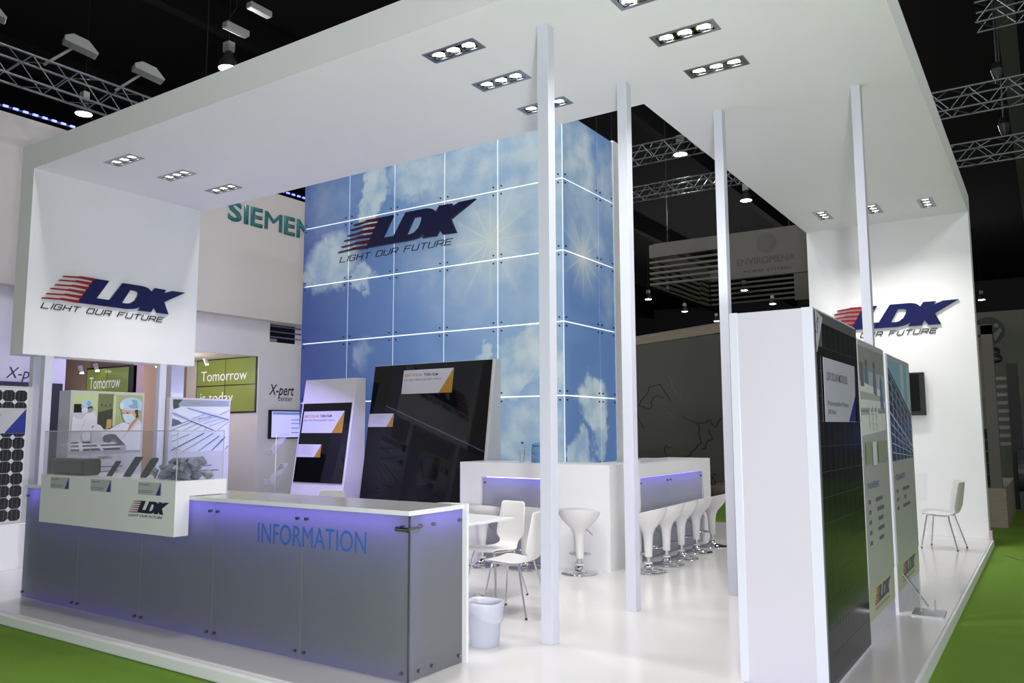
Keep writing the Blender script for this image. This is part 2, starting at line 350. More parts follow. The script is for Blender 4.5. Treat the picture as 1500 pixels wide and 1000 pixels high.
# ------------------------------------------------------------------ sky-print glass tower
def sky_mat(name, side):
    m = bpy.data.materials.new(name); m.use_nodes = True; nt = m.node_tree; N = nt.nodes.new; L = nt.links.new
    p = nt.nodes['Principled BSDF']; p.inputs['Roughness'].default_value = .08; p.inputs['Coat Weight'].default_value = .0
    def val(x): n = N('ShaderNodeValue'); n.outputs[0].default_value = x; return n.outputs[0]
    def ma(op, a, b=None, c=None, clamp=False):
        n = N('ShaderNodeMath'); n.operation = op; n.use_clamp = clamp
        for i, q in enumerate((a, b, c)):
            if q is None: continue
            if isinstance(q, (int, float)): n.inputs[i].default_value = q
            else: L(q, n.inputs[i])
        return n.outputs[0]
    geo = N('ShaderNodeNewGeometry'); sp = N('ShaderNodeSeparateXYZ'); L(geo.outputs['Position'], sp.inputs[0])
    U = sp.outputs[1 if side else 0]; Z = sp.outputs[2]
    cb = N('ShaderNodeCombineXYZ'); L(U, cb.inputs[0]); L(Z, cb.inputs[2])
    no = N('ShaderNodeTexNoise'); no.inputs['Scale'].default_value = 1.7; no.inputs['Detail'].default_value = 7; no.inputs['Roughness'].default_value = .6; L(cb.outputs[0], no.inputs[0])
    nz = N('ShaderNodeSeparateColor'); L(no.outputs['Color'], nz.inputs[0])
    du = ma('MULTIPLY', ma('SUBTRACT', nz.outputs[0], .5), 1.1); dz = ma('MULTIPLY', ma('SUBTRACT', nz.outputs[1], .5), 1.1)
    U2 = ma('ADD', U, du); Z2 = ma('ADD', Z, dz)
    def blob(c):
        a = ma('DIVIDE', ma('SUBTRACT', U2, c[0]), c[2]); b = ma('DIVIDE', ma('SUBTRACT', Z2, c[1]), c[3])
        dd = ma('SQRT', ma('ADD', ma('MULTIPLY', a, a), ma('MULTIPLY', b, b)))
        soft = c[5]; mr = N('ShaderNodeMapRange'); mr.interpolation_type = 'SMOOTHSTEP'; L(dd, mr.inputs[0])
        mr.inputs[1].default_value = 1+soft; mr.inputs[2].default_value = 1-soft*.8; mr.inputs[3].default_value = 0; mr.inputs[4].default_value = c[4]; return mr.outputs[0]
    if side:
        bl = [(9.9, 5.4, .45, .6, .8, .7), (10.75, 5.3, .3, .5, .6, .6), (10.32, 1.93, .4, .33, .95, .25), (9.86, 1.2, .3, .35, .9, .25), (10.45, 1.45, .2, .4, .7, .4), (10.1, 4.6, .7, .7, .5, .8), (10.8, 3.6, .2, .4, .35, .8)]
        sun = (10.01, 4.02, .62)
    else:
        bl = [(-9.04, 5.45, .30, .62, .85, .22), (-8.07, 5.6, .6, .3, .75, .5), (-7.0, 5.5, .8, .5, .75, .8), (-5.9, 5.4, .7, .7, .75, .8), (-9.96, 4.35, .55, .42, .75, .4), (-9.2, 4.05, .3, .2, .7, .3), (-10.5, 4.1, .15, .14, .6, .4),
              (-6.5, 4.5, 1.3, 1.0, .55, 1.0), (-5.9, 2.58, .62, .40, .97, .2), (-6.5, 2.25, .48, .3, .9, .25), (-6.8, 2.65, .12, .1, .7, .4), (-5.95, 1.4, .7, .5, .75, .5), (-6.75, 1.7, .3, .5, .75, .5), (-10.0, 5.4, .5, .5, .25, .9), (-9.2, 2.85, .12, .22, .35, .8)]
        sun = (-6.67, 4.31, 1.05)
    acc = None
    for c in bl:
        q = blob(c); acc = q if acc is None else ma('MAXIMUM', acc, q)
    # sun rays, printed
    a = ma('SUBTRACT', U, sun[0]); b = ma('SUBTRACT', Z, sun[1]); dist = ma('SQRT', ma('ADD', ma('MULTIPLY', a, a), ma('MULTIPLY', b, b)))
    ang = ma('ARCTAN2', b, a); ray = ma('POWER', ma('ABSOLUTE', ma('COSINE', ma('MULTIPLY', ang, 6))), 26)
    fall = ma('SUBTRACT', 1, ma('DIVIDE', dist, sun[2]), clamp=True)
    rays = ma('MULTIPLY', ray, ma('POWER', fall, .6)); core = ma('POWER', fall, 3.2)
    g = ma('MULTIPLY_ADD', U, (0 if side else .19), (.45 if side else 2.0), clamp=True)
    g = ma('ADD', g, ma('MULTIPLY', ma('SUBTRACT', Z, 3), (.02 if side else .06)), clamp=True)
    r1 = N('ShaderNodeValToRGB'); L(g, r1.inputs[0]); e = r1.color_ramp.elements
    e[0].position = 0; e[0].color = srgb(58, 76, 138); e[1].position = 1; e[1].color = srgb(148, 178, 208)
    x = e.new(.45); x.color = srgb(96, 128, 178)
    mx = N('ShaderNodeMix'); mx.data_type = 'RGBA'; L(acc, mx.inputs[0]); L(r1.outputs[0], mx.inputs[6]); c2 = N('ShaderNodeTexNoise'); c2.inputs['Scale'].default_value = 2.6; c2.inputs['Detail'].default_value = 5; L(cb.outputs[0], c2.inputs[0])
    cr = N('ShaderNodeValToRGB'); L(c2.outputs['Fac'], cr.inputs[0]); cr.color_ramp.elements[0].position = .36; cr.color_ramp.elements[0].color = srgb(150, 176, 198); cr.color_ramp.elements[1].position = .62; cr.color_ramp.elements[1].color = srgb(194, 208, 210); L(cr.outputs[0], mx.inputs[7])
    m2 = N('ShaderNodeMix'); m2.data_type = 'RGBA'; L(ma('ADD', ma('MULTIPLY', rays, .4), ma('MULTIPLY', ma('POWER', fall, 2.2), .85), clamp=True), m2.inputs[0]); L(mx.outputs[2], m2.inputs[6]); m2.inputs[7].default_value = srgb(198, 208, 200)
    L(m2.outputs[2], p.inputs['Emission Color']); p.inputs['Emission Strength'].default_value = .62
    hs = N('ShaderNodeHueSaturation'); hs.inputs['Value'].default_value = .45; L(m2.outputs[2], hs.inputs['Color']); L(hs.outputs[0], p.inputs['Base Color'])
    return m
sky_f, sky_s = sky_mat('sky_print_front', False), sky_mat('sky_print_side', True)
TY, TX = 9.45, -5.44
t = thing('glass_tower', 'tall backlit tower of square glass panes printed with blue sky and clouds', 'tower', (-8, 10.2, 0))
zs = [0, 1.03, 2.015, 3.025, 4.015, 5.035, 6.02]; gx = [-10.65, -9.555, -8.55, -7.53, -6.54, TX]; gy = [9.45, 10.50, 11.0]; g = .009
lightbox = mat('lightbox_white', (246, 248, 250), .6, emit=.85)
put('lightbox', MB().box(gx[0]+.02, TX-.035, TY+.035, 11.0, 0, 6.0), lightbox, t)
put('rear_panel', MB().box(gx[0], TX+.02, 11.0, 11.2, 0, 6.04), wall_w, t)
for j in range(6):
    for i in range(5): put('glass_pane', MB().box(gx[i]+g, gx[i+1]-(g if i < 4 else .018), TY, TY+.012, zs[j]+g, zs[j+1]-g), sky_f, t)
    for i in range(2): put('glass_pane', MB().box(TX-.012, TX, gy[i]+(.022 if i == 0 else g), gy[i+1]-g, zs[j]+g, zs[j+1]-g), sky_s, t)
mb = MB()
for z in zs[1:-1]:
    for i, x in enumerate(gx):
        for sx in (-.07, .07):
            if (i == 0 and sx < 0) or (i == 5 and sx > 0): continue
            for sz in (-.06, .06): mb.cyl((x+sx, TY, z+sz), (x+sx, TY-.015, z+sz), .012, n=8)
    for i, y in enumerate(gy):
        for sy in (-.06, .06):
            if (i == 0 and sy < 0) or (i == 2 and sy > 0): continue
            for sz in (-.06, .06): mb.cyl((TX, y+sy, z+sz), (TX+.015, y+sy, z+sz), .012, n=8)
put('fixing_bolt', mb, black, t, kind='stuff')

# ------------------------------------------------------------------ information counter
glassp = frosted('frosted_counter_glass', (128, 131, 130), .42, .3)
bolt_m = mat('standoff_steel', (150, 150, 155), .2, 1)
t = thing('information_counter', 'long information counter with frosted glass front lit violet along the top', 'counter', (-5.8, 4.2, 0))
CX0, CX1 = -8.2, -3.40
put('body', MB().box(CX0+.03, CX1-.1, 4.06, 4.49, 0, 1.015), mat('counter_body', (205, 205, 208), .6), t)
put('countertop', MB().box(CX0-.02, CX1+.005, 3.925, 4.49, 1.018, 1.0435), mat('countertop_shaded_grey', (168, 165, 163), .18), t)  # top darkened in colour for the weaker light falling on it
put('edge_band', MB().box(CX0-.02, CX1+.008, 3.921, 3.926, 1.017, 1.045).box(CX1+.005, CX1+.009, 3.926, 4.49, 1.017, 1.045), white, t)
put('end_panel', MB().box(CX1-.1, CX1+.035, 4.488, 4.512, 0, 1.05), white, t)
jx = [CX0, -7.24, -6.275, -5.335, -4.365, CX1]
for i in range(5): put('glass_panel', MB().box(jx[i]+.003, jx[i+1]-.003, 3.935, 3.945, .004, 1.014), glassp, t)
put('glass_panel', MB().box(CX1-.008, CX1, 3.948, 4.486, .004, 1.014), glassp, t)
for k in range(6):
    for sx in (-.045, .045):
        if (k == 0 and sx < 0) or (k == 5 and sx > 0): continue
        for z in (.055, .945): put('standoff_bolt', MB().cyl((jx[k]+sx, 3.935, z), (jx[k]+sx, 3.91, z), .011, n=10), bolt_m, t)
for y in (4.03, 4.16, 4.44):
    for z in (.055, .945): put('standoff_bolt', MB().cyl((CX1, y, z), (CX1+.022, y, z), .012, n=10), bolt_m, t)
put('corner_clamp', MB().cyl((CX1-.09, 3.915, .93), (CX1+.03, 3.915, .93), .016, n=12).cyl((CX1+.02, 3.90, .93), (CX1+.02, 4.0, .93), .016, n=12), bolt_m, t, angle=50)
put('glass_edge', MB().box(CX1-.006, CX1+.001, 3.934, 3.947, .004, 1.014), mat('edge_grey', (60, 64, 74), .3), t)
put('led_strip', MB().box(CX0+.05, CX1-.09, 4.025, 4.045, 1.000, 1.016), led, t)
put('led_strip', MB().box(CX1-.09, CX1-.075, 4.05, 4.47, 1.000, 1.016), led, t)
put('led_strip', MB().box(CX0+.05, CX1-.06, 3.975, 3.985, .002, .007), mat('violet_led_dim', (120, 95, 255), .5, emit=3), t)
put('lettering', text('INFORMATION', (-4.835, 3.934, .752), (1, 0, 0), (0, 0, 1), width=1.07, height=.148, depth=.002, bold=.0), mat('lettering_blue', (54, 104, 196), .4), t)

# showcase on the counter
t = thing('display_case', 'white sample display case with clear acrylic cover on the left end of the counter', 'display case', (-6.6, 4.0, 1.045))
SX0, SX1, SYF = -7.66, -5.635, 3.79
put('plinth', MB().prism([(SYF, .745), (SYF, 1.165), (4.25, 1.165), (4.25, 1.047), (3.915, 1.047), (3.915, .745)], (SX0, 0, 0), (0, 1, 0), (0, 0, 1), (SX1-SX0, 0, 0)), white, t)
cov = put('acrylic_cover', MB().box(SX0+.01, SX1-.01, SYF+.01, 4.22, 1.550, 1.556).box(SX0+.01, SX1-.01, SYF+.01, SYF+.015, 1.166, 1.55).box(SX0+.01, SX1-.01, 4.215, 4.22, 1.166, 1.55).box(SX0+.01, SX0+.015, SYF+.01, 4.22, 1.166, 1.55).box(SX1-.015, SX1-.01, SYF+.01, 4.22, 1.166, 1.55), acryl, t)
mb = MB(); edge = mat('acrylic_edge', (190, 196, 200), .2)
for a, b in (((SX0+.01, SYF+.01), (SX1-.01, SYF+.01)), ((SX1-.01, SYF+.01), (SX1-.01, 4.22)), ((SX1-.01, 4.22), (SX0+.01, 4.22)), ((SX0+.01, 4.22), (SX0+.01, SYF+.01))):
    mb.cyl((*a, 1.553), (*b, 1.553), .004, n=6); mb.cyl((*a, 1.166), (*a, 1.553), .0035, n=6)
put('cover_edge', mb, edge, t)
for (x, w_) in ((-7.488, .315), (-6.83, .315), (-6.13, .315)):
    l = put('label_card', MB().box(x, x+w_, SYF-.002, SYF-.0005, 1.048, 1.148), paper, t)
    put('corner_wedge', MB().prism([(x+w_*.78, 1.05), (x+w_*.97, 1.05), (x+w_*.97, 1.146)], (0, SYF-.003, 0), (1, 0, 0), (0, 0, 1), (0, -.001, 0)), navy2, l)
    txt = {-7.488: 'SILICON INGOT', -6.83: 'SILICON WAFERS', -6.13: 'POLY SILICON'}[x]
    put('card_print', text(txt, (x+.012, SYF-.002, 1.122), (1, 0, 0), (0, 0, 1), width=w_*.42, height=.013, depth=.0015), blackt, l)
    put('card_print', MB().box(x+.012, x+w_*.68, SYF-.0035, SYF-.002, 1.078, 1.082), greyt, l); put('card_print', MB().box(x+.012, x+w_*.62, SYF-.0035, SYF-.002, 1.064, 1.068), greyt, l)
em = put('emblem', flat([LG, HL], (-6.245, SYF, .905), (1, 0, 0), (0, 0, 1), .535, .095, .003), mat('emblem_navy', (14, 16, 60), .3), t)
for (a, b), (c, e) in zip(SLF, SRT):
    put('emblem_stripe', flat([[(a, b), (c, e+.02), (c-.008, e-.085), (a-.005, b-.045)]], (-6.245, SYF, .905), (1, 0, 0), (0, 0, 1), .535, .095, .003), mat('emblem_red', (130, 60, 66), .4), em)
put('emblem_line', text('LIGHT OUR FUTURE', (-6.25, SYF, .872), (1, 0, 0), (0, 0, 1), width=.47, height=.02, depth=.0035, shear=.4, bold=.01), blackt, em)

ingm = mat('ingot_silicon', (70, 68, 64), .3, .3, vary=.15, scale=3); waf_m = mat('wafer_silicon', (84, 90, 92), .4, .2)
o8 = [(math.cos(a)*.068, math.sin(a)*.068) for a in [math.radians(q) for q in (15, 35, 55, 75, 105, 125, 145, 165, 195, 215, 235, 255, 285, 305, 325, 345)]]
o8 = [(max(-.062, min(.062, a))*1.3, max(-.062, min(.062, b))*1.18) for a, b in o8]
o8 = [(.055, -.072), (.075, -.05), (.075, .05), (.055, .072), (-.055, .072), (-.075, .05), (-.075, -.05), (-.055, -.072)]
solo('silicon_ingot', MB().prism(o8, (-7.61, 3.92, 1.240), (0, 1, 0), (0, 0, 1), (.56, 0, 0)), ingm, 'dark grey block-shaped silicon ingot lying in the display case', 'sample', (-7.3, 4.02, 1.166), bevel=.003)
def wafer(x, y, h, w_, cut, label):
    t = thing('silicon_wafer', label, 'sample', (x, y, 1.166), 'silicon wafers in the display case')
    poly = [(cut, 0), (w_-cut, 0), (w_, cut), (w_, h-cut), (w_-cut, h), (cut, h), (0, h-cut), (0, cut)] if cut else [(0, 0), (w_, 0), (w_, h), (0, h)]
    U = Vector((1, 0, 0)); Vv = Vector((.5, .22, .83)).normalized()
    put('wafer', MB().prism(poly, (x, y, 1.168), U, Vv, U.cross(Vv)*.003), waf_m, t)
    put('easel', MB().prism([(0, 0), (.07, 0), (.055, .11)], (x+w_*.5, y+.015, 1.166), (.26, .6, 0), (0.1, .1, .9), (.006, 0, 0)).box(x+.01, x+w_*.9, y-.025, y+.0, 1.166, 1.171), acryl, t)
wafer(-6.79, 3.90, .155, .085, 0, 'leftmost and smallest tilted grey wafer in the display case')
wafer(-6.59, 3.93, .20, .115, 0, 'middle tilted square grey wafer in the display case')
wafer(-6.35, 3.93, .195, .115, .02, 'tilted wafer with cut corners beside the silicon rocks')
rockm = mat('rock_silicon', (128, 130, 144), .3, .0, vary=.35, scale=30)
def rock(rad, seed):
    bm = bmesh.new(); rr = random.Random(seed)
    for i in range(11):
        v = Vector((rr.gauss(0, 1), rr.gauss(0, 1), rr.gauss(0, 1))).normalized(); v = Vector((v.x*rad, v.y*rad*.8, v.z*rad*.7)); bm.verts.new(v)
    h = bmesh.ops.convex_hull(bm, input=bm.verts); bmesh.ops.delete(bm, geom=[q for q in h['geom_unused'] if isinstance(q, bmesh.types.BMVert)], context='VERTS')
    me = bpy.data.meshes.new('rock'); bm.to_mesh(me); bm.free(); return me
rr = random.Random(3)
rk = [rock(.057, q) for q in range(5)]
n_r = 0
for layer, (nn, zz) in enumerate(((17, 0), (14, .05), (8, .095))):
    for k in range(nn):
        x = -6.16+.50*(k+.5)/nn*(1-.22*layer)+.05*layer+rr.uniform(-.02, .02); y = 3.93+rr.uniform(0, .16); s = rr.uniform(.85, 1.15)
        if layer == 2: x = -6.05+.045*k+(.05 if k > 4 else 0)
        me = rk[k % 5].copy(); me.materials.append(rockm)
        o = bpy.data.objects.new('silicon_rock', me); COL.objects.link(o); o.scale = (s, s, s)
        rot = Matrix.Rotation(rr.uniform(0, 6.3), 4, 'Z') @ Matrix.Rotation(rr.uniform(-.4, .4), 4, 'X'); o.rotation_euler = rot.to_euler()
        low = min((rot @ q.co).z for q in me.vertices)*s
        o.location = (x, y, 1.166+zz-low)
        o['label'] = 'dull grey silicon rock in the pile inside the clear display case'; o['category'] = 'sample'; o['group'] = 'silicon rocks piled in the display case'

# ------------------------------------------------------------------ bar
barglass = frosted('bar_glass', (190, 191, 198), .5, .3)
def bar_front(t, o, u, L_, H, rx0, rx1, rz1, depth_n, joints):
    """front board with a recess holding glass; u along the front, n outwards"""
    o, u = Vector(o), Vector(u); z = Vector((0, 0, 1)); n = u.cross(z)
    def slab(a, b, c, e, th, off=0): return MB().prism([(a, c), (b, c), (b, e), (a, e)], o-n*off, u, z, -n*th)
    put('frame_board', slab(0, L_, rz1, H, .10), white, t)
    put('frame_board', slab(0, rx0, 0, rz1, .10), white, t)
    put('frame_board', slab(rx1, L_, 0, rz1, .10), white, t)
    js = [rx0]+joints+[rx1]
    for a, b in zip(js[:-1], js[1:]):
        put('glass_panel', slab(a+.003, b-.003, .01, rz1-.012, .008, .03), barglass, t)
        for q in (a+.05, b-.05): put('standoff_bolt', MB().cyl(o+u*q+z*(rz1-.07)-n*.03, o+u*q+z*(rz1-.07)-n*.005, .012, n=10), bolt_m, t)
    put('led_strip', slab(rx0+.02, rx1-.02, rz1-.012, rz1-.001, .012, .092), led2, t)
    put('back_board', slab(0, L_, 0, H-.03, .02, .11), mat('bar_back', (215, 215, 220), .6), t)
t = thing('bar_counter', 'white bar counter left part, with recessed violet-lit glass front, below the sky tower', 'bar counter', (-5.2, 8.5, 0))
bar_front(t, (-6.2, 8.13, 0), (1, 0, 0), 2.069, 1.158, .32, 1.36, .985, 0, [])
put('end_panel', MB().box(-4.13, -4.12, 8.13, 8.754, 0, 1.158), white, t)
put('end_panel', MB().box(-6.2, -6.1, 8.232, 8.75, 0, 1.158), white, t)
put('bar_top', MB().box(-6.1, -4.13, 8.27, 8.75, 1.128, 1.158), white, t)
t = thing('bar_counter', 'white bar counter right part, running back behind the row of five stools', 'bar counter', (-4.4, 10, 0))
bar_front(t, (-4.12, 8.755, 0), (0, 1, 0), 2.55, 1.145, .18, 2.27, .98, 0, [1.1])
put('bar_top', MB().box(-4.72, -4.25, 8.76, 11.30, 1.115, 1.145), white, t)
put('back_panel', MB().box(-4.74, -4.72, 8.76, 11.30, 0, 1.145), white, t)
solo('document_folder', MB().box(-4.65, -4.3, 9.35, 10.2, 1.146, 1.17), paper, 'flat white folder lying on the far end of the bar', 'folder', (-4.45, 9.8, 1.146))

# bottles
bluep = mat('blue_tint_plastic', (112, 158, 208), .12, alpha=.82)
t = thing('water_bottle', 'small clear water bottle with blue cap on the bar', 'bottle', (-5.46, 8.42, 1.158))
put('body', MB().lathe([(.0, .001), (.03, .001), (.032, .02), (.031, .07), (.029, .08), (.031, .09), (.032, .15), (.03, .18), (.014, .215), (.013, .225)], (-5.46, 8.42, 1.158), 16), mat('bottle_plastic', (190, 214, 230), .1, alpha=.6), t, angle=60)
put('label', MB().lathe([(.0325, .08), (.033, .09), (.033, .14), (.0325, .145)], (-5.46, 8.42, 1.158), 16), paper, t)
put('cap', MB().cyl((-5.46, 8.42, 1.382), (-5.46, 8.42, 1.405), .0155, n=12), navy2, t)
t = thing('water_jug', 'large round blue plastic water cooler bottle standing upside down on the bar', 'water jug', (-5.2, 8.47, 1.158))
put('body', MB().lathe([(0, .002), (.125, .002), (.135, .02), (.137, .08), (.13, .092), (.137, .105), (.137, .17), (.12, .2), (.128, .205), (.13, .215), (.10, .235), (0, .24)], (-5.2, 8.47, 1.158), 28), bluep, t, angle=50)
put('rim', MB().lathe([(.134, .0), (.139, .01), (.139, .02), (.134, .022)], (-5.2, 8.47, 1.158), 28), mat('jug_blue', (96, 140, 185), .3), t)
put('rim', MB().lathe([(.12, .2), (.133, .204), (.133, .216), (.12, .22)], (-5.2, 8.47, 1.158), 28), mat('jug_blue', (96, 140, 185), .3), t)

# ------------------------------------------------------------------ bar stools
plast = mat('stool_white_plastic', (226, 224, 224), .18, coat=.2, vary=.01)
def stool():
    t = thing('bar_stool', 'x', 'stool', (0, 0, 0), 'white bucket bar stools')
    put('base', MB().lathe([(0, 0), (.195, 0), (.2, .006), (.195, .012), (.12, .022), (.06, .04), (.04, .07), (.035, .085), (0, .085)], n=32), chrome, t, angle=60)
    put('gas_column', MB().cyl((0, 0, .08), (0, 0, .17), .024, n=16), chrome, t, angle=60)
    put('collar', MB().cyl((0, 0, .09), (0, 0, .105), .045, n=20), plast, t, angle=60)
    def sh(x, y, z, rr):
        k = max(0, (z-.42)/.22); k = min(k, 1)
        return (x*(1+.06*k), y*(1-.0*k), z+k*k*(.05*(-y/.2)))
    put('seat_shell', MB().lathe([(.042, .165), (.045, .25), (.05, .34), (.06, .42), (.085, .475), (.13, .52), (.175, .565), (.205, .615), (.215, .65), (.208, .652), (.19, .61), (.15, .57), (.08, .545), (0, .54)], n=32, fn=sh), plast, t, angle=70)
    loop = [(.035*math.cos(a), .035*math.sin(a), .175) for a in ()]
    pts = [(0, .03, .19), (-.06, .09, .185), (-.11, .15, .185), (-.08, .2, .185), (0, .215, .185), (.08, .2, .185), (.11, .15, .185), (.06, .09, .185), (0, .03, .19)]
    put('footrest', MB().tube(pts, .010, 8), chrome, t, angle=60)
    put('lever', MB().tube([(.04, -.02, .50), (.10, -.05, .46), (.145, -.07, .42)], .004, 6), mat('lever_grey', (70, 70, 74), .3, .8), t)
    return t
st = stool()
SP = [((-6.12, 7.80), .5, 'bar stool mostly hidden behind the information counter corner'), ((-5.56, 7.72), .4, 'bar stool peeking out above the white table, at the left bar'),
      ((-5.04, 7.82), .5, 'bar stool behind the upright chair backrest'), ((-4.37, 7.88), .45, 'single bar stool standing in full view right of the nearest post'),
      ((-3.78, 8.37), 1.6, 'nearest stool of the row of five at the right bar'), ((-3.80, 8.92), 1.6, 'second nearest stool in the row of five at right bar'),
      ((-3.83, 9.44), 1.6, 'third stool, middle of the row of five'), ((-3.86, 10.02), 1.6, 'fourth stool in the row of five at the right bar'), ((-3.87, 10.62), 1.6, 'farthest stool at the end of the row of five')]
for i, (p, rz, lab) in enumerate(SP):
    o = st if i == 0 else dup(st, (0, 0, 0)); o.location = (*p, 0); o.rotation_euler.z = rz; o['label'] = lab

# ------------------------------------------------------------------ chairs
chairm = mat('chair_white_laminate', (230, 227, 226), .3, vary=.01)
def chair():
    """faces -y"""
    t = thing('cafe_chair', 'x', 'chair', (0, 0, 0), 'white bentwood chairs with chrome legs')
    prof = [(-.215, .425, .15), (-.205, .445, .185), (-.17, .452, .2), (-.08, .445, .205), (.02, .435, .2), (.10, .432, .185), (.155, .445, .13), (.185, .475, .115), (.198, .51, .13), (.205, .535, .178), (.212, .57, .185), (.225, .65, .175), (.245, .76, .165), (.258, .84, .158), (.262, .865, .14)]
    mb = MB(); nx = 9
    for (y, z, w_) in prof:
        for i in range(nx):
            a = (i/(nx-1))*2-1; mb.v.append((a*w_, y+(.012*a*a if z > .5 else 0)*-1, z+(.0 if z > .5 else .008*a*a)))
    for j in range(len(prof)-1):
        for i in range(nx-1): mb.f.append((j*nx+i, j*nx+i+1, (j+1)*nx+i+1, (j+1)*nx+i)); mb.m.append(0)
    sh = put('seat_shell', mb.mesh('seat_shell', True), chairm, t, solid=.012, sub=1)
    put('under_frame', MB().tube([(-.13, -.15, .428), (-.12, .0, .42), (-.13, .11, .42)], .009, 8).tube([(.13, -.15, .428), (.12, .0, .42), (.13, .11, .42)], .009, 8).tube([(-.13, -.1, .423), (.13, -.1, .423)], .008, 8), chrome, t, angle=60)
    for sx in (-1, 1):
        for (ya, yb) in ((-.15, -.215), (.11, .215)):
            l = put('leg', MB().tube([(sx*.13, ya, .425), (sx*.145, ya*1.05, .38), (sx*.205, yb, .012)], .009, 8), chrome, t, angle=60)
            put('foot_cap', MB().cyl((sx*.204, yb, 0), (sx*.205, yb, .016), .011, n=8), black, l)
    return t
ch = chair()
CH = [((-3.92, 5.93), -1.5, 'white chair seen from the side, facing left beside the nearest post'), ((-4.46, 6.41), -.15, 'white chair with its upright backrest behind the table tip'),
      ((-4.78, 5.95), 2.16, 'white chair tucked under the table beside the counter end'), ((-6.95, 6.55), .4, 'white chair whose backrest top shows left above the counter'),
      ((-5.36, 6.1), 3.6, 'white chair whose backrest corner shows above the counter near its right end'), ((-1.27, 12.1), -1.75, 'single white chair standing before the far right wall')]
for i, (p, rz, lab) in enumerate(CH):
    o = ch if i == 0 else dup(ch, (0, 0, 0)); o.location = (*p, 0); o.rotation_euler.z = rz; o['label'] = lab

def table(cx, cy, ang, s, label):
    t = thing('cafe_table', label, 'table', (cx, cy, 0), 'square white cafe tables')
    ca, sa = math.cos(ang), math.sin(ang)
    put('tabletop', MB().prism([(-s, -s), (s, -s), (s, s), (-s, s)], (cx, cy, .71), (ca, sa, 0), (-sa, ca, 0), (0, 0, .022)), white, t, bevel=.004)
    put('pedestal', MB().cyl((cx, cy, .02), (cx, cy, .71), .03, n=20), chrome, t, angle=60)
    put('base', MB().lathe([(0, 0), (.22, 0), (.22, .01), (.03, .03), (0, .03)], (cx, cy, 0), 28), chrome, t, angle=60)
table(-4.66, 6.14, .1+PI/4+.62, .35, 'white square table between the near chairs, its tip in front of a backrest')
table(-6.35, 6.0, .3, .35, 'white square table hidden behind the counter among chairs')

# ------------------------------------------------------------------ waste bin
t = thing('waste_bin', 'round frosted plastic waste bin with a liner, by the counter end', 'waste bin', (-3.53, 4.93, 0))
binm = frosted('bin_plastic', (222, 223, 230), .55, .4); c = (-3.53, 4.93, 0)
put('bucket', MB().lathe([(0, .004), (.10, .004), (.102, .0), (.107, .01), (.128, .29), (.131, .292), (.126, .285), (.103, .02), (0, .012)], c, 32), binm, t, angle=50)
put('liner', MB().lathe([(.108, .20), (.118, .25), (.126, .3), (.137, .312), (.141, .30), (.137, .24)], c, 32, fn=lambda x, y, z, r_: (x, y, z-.07*(x/.14)*((z < .26)) + (.005*math.sin(3*math.atan2(y, x))))), frosted('bin_liner', (232, 233, 240), .5, .35), t, angle=60)

# ------------------------------------------------------------------ white exhibit tower + PV board at right
t = thing('exhibit_tower', 'tall white box tower in the right foreground carrying a dark solar module', 'display', (-1.42, 5.7, 0))
TXR = -1.18
put('corner_post', MB().box(-1.705, -1.652, 5.108, 6.40, .0, 2.30), postm, t, bevel=.003)
put('corner_post', MB().box(-1.250, TXR, 5.108, 6.40, 0, 2.30), postm, t, bevel=.003)
put('front_panel', MB().box(-1.652, -1.250, 5.116, 5.13, .0, 2.297), mat('lavender_white_panel', (206, 203, 214), .35, vary=.01), t)
put('top_cap', MB().box(-1.652, -1.25, 5.13, 6.40, 2.27, 2.29), wall_w, t)
mod = put('solar_module', MB().box(TXR, TXR+.006, 5.115, 6.395, .02, 2.285), mat('module_backing', (92, 92, 98), .5), t)
cellm = mat('polycrystalline_cell', (22, 23, 32), .14, vary=.2, scale=14, spec=.35)
me0 = MB().box(0, .0012, .001, .1535, .001, .1535).mesh('solar_cell'); me0.materials.append(cellm)
for j in range(14):
    for i in range(8):
        if i == 0 and j >= 13: continue
        c_ = bpy.data.objects.new('solar_cell', me0); COL.objects.link(c_); c_.parent = mod
        c_.location = Vector((TXR+.006, 5.14+i*.155, .05+j*.155))-BASE[t.name]
mb = MB()
for i in range(8):
    for q in (.077,): mb.box(TXR+.0073, TXR+.0075, 5.14+i*.155+q, 5.14+i*.155+q+.0015, .05, 2.2)
put('busbar', mb, mat('busbar_silver', (74, 74, 74), .7, spec=.2), mod)
lb = put('info_card', MB().prism([(5.262, 2.0), (6.225, 2.0), (6.225, 1.60), (5.262, 1.595)], (TXR+.013, 0, 0), (0, 1, 0), (0, 0, 1), (.002, 0, 0)), mat('card_lilac', (188, 188, 204), .45), t)
put('card_wedge', MB().prism([(6.19, 1.602), (6.228, 1.602), (6.228, 1.9), (6.215, 1.9)], (TXR+.0155, 0, 0), (0, 1, 0), (0, 0, 1), (.001, 0, 0)).prism([(5.95, 1.602), (6.226, 1.602), (6.226, 1.80)], (TXR+.0155, 0, 0), (0, 1, 0), (0, 0, 1), (.001, 0, 0)), navy2, lb)
put('card_print', text('LDK SOLAR MODULES', (TXR+.0155, 5.33, 1.86), (0, 1, 0), (0, 0, 1), width=.62, height=.055, depth=.002, bold=.01), greyt, lb)
put('card_print', text('Multicrystalline Module', (TXR+.0155, 5.33, 1.70), (0, 1, 0), (0, 0, 1), width=.62, height=.032, depth=.002), greyt, lb)
put('card_print', text('280 Watt', (TXR+.0155, 5.33, 1.645), (0, 1, 0), (0, 0, 1), width=.22, height=.032, depth=.002), greyt, lb)
put('corner_badge', MB().prism([(5.12, 2.28), (5.30, 2.25), (5.12, 2.02)], (TXR+.012, 0, 0), (0, 1, 0), (0, 0, 1), (.002, 0, 0)), paper, t)
